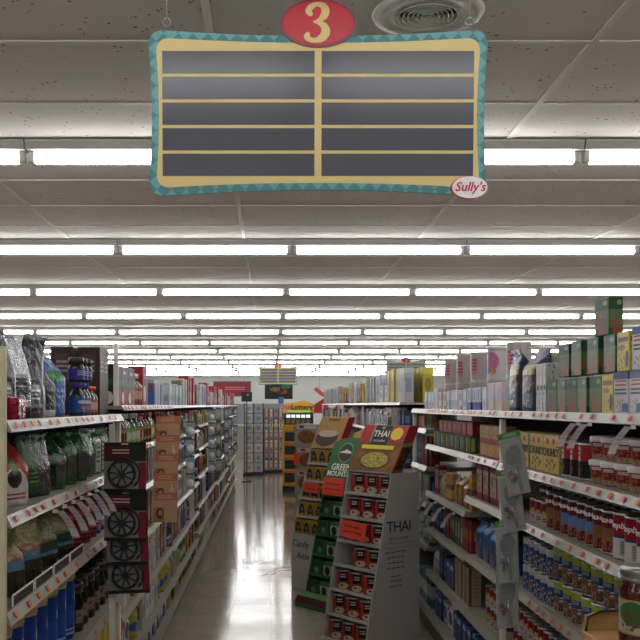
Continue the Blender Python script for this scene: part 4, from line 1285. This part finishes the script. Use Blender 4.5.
add('tray_lettering', textm('tray_lettering', 'coffee', .03, M_ink), tr, (-.2, -.412, .06)) if False else None
# header: rounded card with round emblem and lettering
hy, hz0 = .0, 1.0
ga = math.atan2(.12, .30)
pts = [(-.425, 0), (.0, 0), (.0, .3), (-.06, .335), (-.2, .345), (-.33, .335), (-.38, .315), (-.425, .3)]
gh = add('header_card', prism('header_card', pts, 'y', 0, .012, mat('gm_green', '#2f6a3a', .45)), gm, (0, -.006, 1.0), (-ga, 0, 0))
em = add('emblem', ellm('emblem', .085, .085, -.0035, .001, mat('gm_pale', '#6d9a72', .5), 32), gh, (-.25, 0, .215))
add('emblem_disc', ellm('emblem_disc', .074, .074, -.005, -.003, mat('gm_dark', '#23402c', .5), 32), em)
add('emblem_bowl', prism('emblem_bowl', [(.07 * math.cos(t), .07 * math.sin(t)) for t in [PI + PI * q / 16 for q in range(17)]], 'y', -.0065, -.0045, mat('gm_brown', '#4a2a24', .5)), em, (0, 0, -.002))
add('emblem_hill', prism('emblem_hill', [(-.07, -.004), (.07, -.008), (.06, .012), (.03, .016), (.01, .028), (-.02, .014), (-.05, .008)], 'y', -.0075, -.0055, M_ink), em, (0, 0, 0))
add('header_word', textm('header_word', 'GREEN', .075, M_ink, bold=.001), gh, (-.255, -.003, .09))
add('header_word', textm('header_word', 'MOUNTAIN', .062, M_ink, bold=.001), gh, (-.235, -.003, .035))
sale_card('large orange handwritten sale card under the green coffee header', CG, (-.27, fyg(.93) - .03, .935), .25, .14, .0, 8)
add('second_header', prism('second_header', [(-.40, 0), (-.05, 0), (-.05, .38), (-.12, .41), (-.32, .41), (-.40, .38)], 'y', 0, .01, mat('tan_header', '#a98a4c', .5)), gm, (.06, .1, 1.0), (-ga, 0, 0))

# --- yellow coffee pod display
CK = (.569, 7.912)
kc, zz, fyk, pk = slant_display('display_rack', 'white cardboard display of black and yellow coffee pod packs', CK, .36, .24, 1.21, .22, .46, 5, M_shipper, M_inner)
carton('podpack', 'black and yellow coffee pod pack', .105, .08, .125, '#a8842e', [('ell', .5, .35, .33, .52, '#191715'), ('ell', .5, .5, .2, .16, '#5c6a80'), ('rect', .3, .7, .1, .25, '#b89034'), ('band', -.1, .05, '#6d4a24')])
for i, (z, y0) in enumerate(zz):
    for c in range(3):
        p = loc2w(CK, (-.36 + .067 + c * .113, y0 + .05, z + .0005))
        place('podpack', p[0], p[1], p[2], THD, '%s yellow coffee pod pack from the left, %s row from the top' % (ordn(c + 1), ordn(5 - i)), 'coffee pod packs in the white display')
add('marker_word', textm('marker_word', 'Candy', .085, M_dark, shear=.1), kc, (-.235, -.2215, .39))
add('marker_word', textm('marker_word', 'Aisle', .085, M_dark, shear=.1), kc, (-.2, -.2215, .29))
ka = math.atan2(.13, .27)
kh = add('header_box', prism('header_box', [(0, 1.212), (.08, 1.212), (.2, 1.475), (.13, 1.475)], 'x', -.36, 0, pmat('pod_header', '#b08436', [('ell', .45, .32, .4, .28, '#3a241c'), ('ell', .45, .46, .36, .12, '#c9b295'), ('rect', .98, 1.2, -.1, 1.1, '#8e2330'), ('rect', .3, .7, .86, .95, '#6d5a2c')], .4)), kc)
sale_card('small orange sale card on the yellow coffee pod display', CK, (-.2, fyk(.86) - .03, .87), .2, .085, .03, 12)

# --- cookie shipper: stacked white and brown cartons
ck_me = pmat('cookie_ship', '#9a8f82', [('ell', .5, .45, .36, .3, '#8a5a34'), ('food', .5, .45, .34, .28, '#6d4226'), ('rect', .1, .9, .8, .95, '#b9bdb6'), ('ell', .3, .88, .12, .06, '#9c3434')], .5)
for n in range(5):
    add('cookie_case', boxm('cookie_case', -.17, .17, -.15, .15, 0, .27, ck_me, bev=.004), None, (.50 + .012 * (n % 2), 11.0, .0 + n * .2715), (0, 0, -.6 + .03 * (n % 2)),
        'printed cookie case, %s from the floor in the stack behind the coffee displays' % ordn(n + 1), 'case', 'stacked cookie cases')
sale = add('sale_card', boxm('sale_card', -.04, .04, -.001, .001, -.07, .07, M_flame), None, (.30, 10.9, .95), (0, 0, -.6), 'small orange sale card on the cookie case stack', 'sale card', 'orange sale cards')

# ------------------------------------------------------------------ lottery kiosk
M_lot = mat('lottery_yellow', '#e0a21c', .4)
lk = add('lottery_kiosk', None, None, (.5, 16.9, 0), (0, 0, 0), 'yellow and black lottery ticket kiosk at the end of the aisle', 'kiosk')
add('cabinet', boxm('cabinet', -.28, .28, 0, .5, .1, 1.28, M_lot, bev=.01), lk)
add('base', boxm('base', -.29, .29, -.03, .5, 0, .1, M_black), lk)
hdk = add('header', prism('header', [(-.28, 1.44), (.28, 1.44), (.28, 1.6), (.1, 1.66), (-.28, 1.6)], 'y', -.02, .2, M_lot), lk)
add('header_word', textm('header_word', 'Lottery', .13, mat('lot_ink', '#2d2a33', .5), bold=.003), hdk, (.06, -.022, 1.54))
add('header_mark', textm('header_mark', 'NH', .12, mat('lot_pink', '#c9566a', .5), bold=.004), hdk, (-.2, -.022, 1.54))
add('light_strip', boxm('light_strip', -.2, .22, -.026, 0, 1.455, 1.475, mat('green_led', '#2c8a3a', .4, emit=('#35c24a', 1.2))), lk)
sc = add('screen', boxm('screen', -.26, .27, -.012, .02, 1.22, 1.43, M_black, bev=.004), lk)
for q in range(5):
    add('ticket_window', boxm('ticket_window', -.22 + q * .09, -.15 + q * .09, -.016, -.01, 1.35, 1.405, mat('screen_lit', '#cfd6dc', .3, emit=('#e8eef4', .9))), sc)
    add('ticket_roll', boxm('ticket_roll', -.22 + q * .09, -.15 + q * .09, -.016, -.01, 1.24, 1.32, pmat('ticket_print', '#b39b3a', [('mott', 4, .5, '#3a3a44')], .4)), sc)
for q, (z, c) in enumerate(((1.02, '#17171a'), (.78, '#17171a'), (.52, '#17171a'), (.28, '#17171a'))):
    add('bin', boxm('bin', -.25, .25, -.02, .03, z - .1, z + .06, M_black, bev=.004), lk)
    add('bin_stripe', boxm('bin_stripe', -.27, .27, -.026, .0, z + .07, z + .11, mat('lot_orange', '#d06a24', .45)), lk)
dc = add('slip_display', boxm('slip_display', -.26, .2, -.05, 0, 1.1, 1.21, pmat('slip_print', '#dba81f', [('ell', .5, .5, .15, .3, '#2c2620'), ('rect', .75, .95, .2, .8, '#b7402d')], .5)), lk)

# red sign boards behind the kiosk
add('red_banner', prism('red_banner', [(-.55, 0), (.5, 0), (.5, .55), (.3, .55)], 'y', 0, .02, pmat('red_banner', '#b02835', [('ell', .8, .4, .1, .18, '#e2d6d6')], .5)), None, (1.35, 25.0, 1.36), label='red slanted banner above the checkout behind the lottery kiosk', cat='banner')
add('post', boxm('post', -.02, .02, -.02, .02, 0, 1.36, M_wire), bpy.data.objects['red_banner'], (.2, .04, -1.36))
ar = add('arrow_sign', boxm('arrow_sign', -.15, .15, -.01, .01, -.045, .045, mat('arrow_red', '#d2402f', .45), bev=.01), None, (1.2, 23.0, 1.9), (0, .7, 0), 'orange red diagonal sign hanging above the checkout', 'sign')
add('wire', tubem('wire', [(0, 0, 0), (0, 0, CEIL - 1.9 - .02)], .004, M_wire), ar, (0, 0, 0), (0, -.7, 0))

# ------------------------------------------------------------------ wire rack of grey cards and colourful magazine rack at the far end
def rack(name, label, x, y, wd_, h, cols, rows, kinds, gname, gdesc, z0=.08):
    o = add(name, None, None, (x, y, 0), label=label, cat='rack')
    bs = []
    cw, chh = wd_ / cols, (h - z0) / rows
    for c in range(cols + 1):
        xx = -wd_ / 2 + c * cw
        add('upright', boxm('upright', xx - .012, xx + .012, -.012, .012, 0, h, M_black), o)
    for r in range(rows):
        add('wire_shelf', boxm('wire_shelf', -wd_ / 2, wd_ / 2, -.1, .1, z0 + r * chh - .008, z0 + r * chh + .004, M_black), o)
    add('foot', boxm('foot', -wd_ / 2 - .03, wd_ / 2 + .03, -.2, .2, 0, .06, M_black), o)
    r2 = random.Random(x * 9 + 3)
    for r in range(rows):
        for c in range(cols):
            mm = kinds[r2.randrange(len(kinds))]
            add(gname, boxm(gname, -cw / 2 + .03, cw / 2 - .03, -.006, .006, 0, chh * .88, mm), None, (x - wd_ / 2 + (c + .5) * cw, y - .075, z0 + r * chh + .005), (-.06, 0, 0),
                '%s, %s column from left, %s row from bottom' % (gdesc, ordn(c + 1), ordn(r + 1)), gname.replace('_', ' '), gdesc)
    return o
grey = [pmat('greycard%d' % i, c, [('ell', .5, .5, .3, .25, d)], .6) for i, (c, d) in enumerate((('#a9aaab', '#8d8f92'), ('#b9b9b6', '#9a8f90'), ('#9fa5a8', '#7a7f86')))]
rack('card_rack', 'black wire rack of grey packs at the far left end', -.385, 20.8, .42, 1.62, 2, 7, grey, 'grey_pack', 'pale grey pack on the far wire rack')
mag = [pmat('mag%d' % i, c, [('ell', .5, .45, .33, .3, d), ('rect', .1, .9, .8, .95, e)], .4) for i, (c, d, e) in enumerate((('#b3303c', '#d8b28f', '#e6d84a'), ('#2f5a9a', '#d2a98a', '#e6e6e6'), ('#c7742c', '#e2c3a2', '#f0f0e6'),
       ('#3a3f78', '#c99a86', '#d94a6a'), ('#b04a78', '#e0bfa8', '#f4f0da'), ('#d0b83a', '#a86a4c', '#2a2a30'), ('#2a2c34', '#b98c6e', '#d24a3a')))]
rack('magazine_rack', 'black magazine rack with colourful covers beside the lottery kiosk', .06, 21.6, .44, 1.5, 4, 6, mag, 'magazine', 'colourful magazine on the far rack')
add('checkout_counter', None, None, (0, 27.5, 0), label='pale checkout counter beyond the magazine racks', cat='counter')
ck = bpy.data.objects['checkout_counter']
add('counter_body', boxm('counter_body', -1.6, 1.4, 0, .7, 0, .95, mat('counter_body', '#8f8a82', .6), bev=.01), ck)
add('counter_top', boxm('counter_top', -1.65, 1.45, -.05, .75, .95, 1.0, mat('counter_top', '#c9c6bf', .5), bev=.01), ck)
add('shelf_rack', boxm('shelf_rack', -1.3, 1.2, .55, .65, 1.0, 1.62, mat('counter_rack', '#7f858c', .5), bev=.01), ck)
add('lane_light', lathe('lane_light', [(.06, 0), (.08, .02), (.08, .18), (.06, .2)], mat('lane_blue', '#4a5f9c', .4), 14), ck, (.3, .3, 1.62))
add('lane_pole', boxm('lane_pole', -.02, .02, -.02, .02, 1.0, 1.63, M_wire), ck, (.3, .3, 0))

# pictures and signs on and near the far wall
pic = add('produce_picture', boxm('produce_picture', -.52, .52, -.03, 0, 0, .58, pmat('produce_print', '#23282a', [('ell', .35, .6, .2, .14, '#7a6a3c'), ('food', .5, .6, .3, .2, '#b08a4c'), ('ell', .78, .8, .18, .16, '#3f7a45'), ('ell', .72, .42, .1, .12, '#b0402f'), ('food', .6, .5, .2, .2, '#9a5a3a')], .5)), None, (.30, FY1, 1.83), label='dark produce picture on the far wall under the distant sign', cat='picture')
add('frame', multibox('frame', [(-.54, .54, -.035, 0, -.02, 0), (-.54, .54, -.035, 0, .58, .6), (-.54, -.52, -.035, 0, 0, .58), (.52, .54, -.035, 0, 0, .58)], M_black), pic)
rs = add('wall_sign', boxm('wall_sign', -.58, .58, -.04, 0, 0, .44, pmat('wall_sign_print', '#9c2a38', [('lines', .3, .85, .35, .65, 2, '#c98a8f')], .5), bev=.005), None, (-1.25, 30.0, 1.88), label='dark red hanging sign at the far left end', cat='sign')
add('frame', multibox('frame', [(-.61, .61, -.05, .0, -.03, 0), (-.61, .61, -.05, .0, .44, .47), (-.61, -.58, -.05, 0, 0, .44), (.58, .61, -.05, 0, 0, .44)], mat('sign_frame', '#5c6a63', .5)), rs)
for s_ in (-.4, .4):
    add('wire', tubem('wire', [(s_, -.02, .47), (s_, -.02, CEIL - 1.88)], .004, M_wire), rs)
bs_ = add('black_sign', boxm('black_sign', -.11, .11, -.01, .01, 0, .2, pmat('black_sign', '#20262c', [('rect', .55, .65, .6, .8, '#c9cdd0')], .4), bev=.004), None, (-.5, 19.2, 1.65), label='small black sign standing at the end of the left shelf', cat='sign')
add('stem', boxm('stem', -.012, .012, -.005, .012, -1.65, 0, M_black), bs_)
add('foot', boxm('foot', -.1, .1, -.1, .1, -1.65, -1.63, M_black), bs_)

# ------------------------------------------------------------------ sauce jar on a cardboard case in the right foreground
cs = add('cardboard_case', boxm('cardboard_case', .76, 1.04, 1.75, 2.28, 0, 1.03, M_cardb, bev=.004), None, label='brown cardboard case in the lower right corner under the sauce jar', cat='cardboard box')
add('tray_wall', prism('tray_wall', [(.762, 1.03), (1.0, 1.03), (1.0, 1.088), (.80, 1.075), (.768, 1.066)], 'y', 2.265, 2.278, M_cardb), cs)
add('tray_edge', tubem('tray_edge', [(.766, 2.262, 1.03), (.771, 2.262, 1.065), (.80, 2.262, 1.078), (1.0, 2.262, 1.091)], .003, M_dark, 5), cs)
jr = .062
jar = add('sauce_jar', lathe('sauce_jar', [(jr * .9, 0), (jr, .006), (jr, .04), (jr * .97, .045), (jr * .97, .125), (jr, .13), (jr, .142), (jr * .8, .163), (jr * .8, .168)],
          mat('sauce', '#3d0f0c', .12, coat=.6, noise=(60, '#5a1a10', .4, .7)), 28), None, (.835, 2.06, 1.0315), (0, 0, -.5), 'glass jar of dark red sauce with green label and steel lid', 'jar')
add('lid', lathe('lid', [(jr * .88, .160), (jr * .94, .163), (jr * .94, .168), (jr * .9, .17), (jr * .94, .172), (jr * .94, .186), (jr * .88, .19), (.001, .19)], mat('jar_lid', '#8f8f8c', .3, .85), 28, cap=False), jar)
add('label_wrap', lathe('label_wrap', [(jr * .985, .047), (jr * .985, .123)], pmat('jar_label', '#8fa07c', [('rect', -.1, .45, -.1, 1.1, '#a9b29a'), ('ell', .3, .6, .25, .35, '#3f6a38'), ('food', .25, .4, .2, .3, '#8a3a24'), ('rect', .55, 1.1, .05, .95, '#b3bdb2'), ('lines', .6, .95, .1, .9, 8, '#8d988f'), ('band', -.1, .05, '#b59a4a'), ('band', .95, 1.1, '#b59a4a')], .4), 28, cap=False), jar)
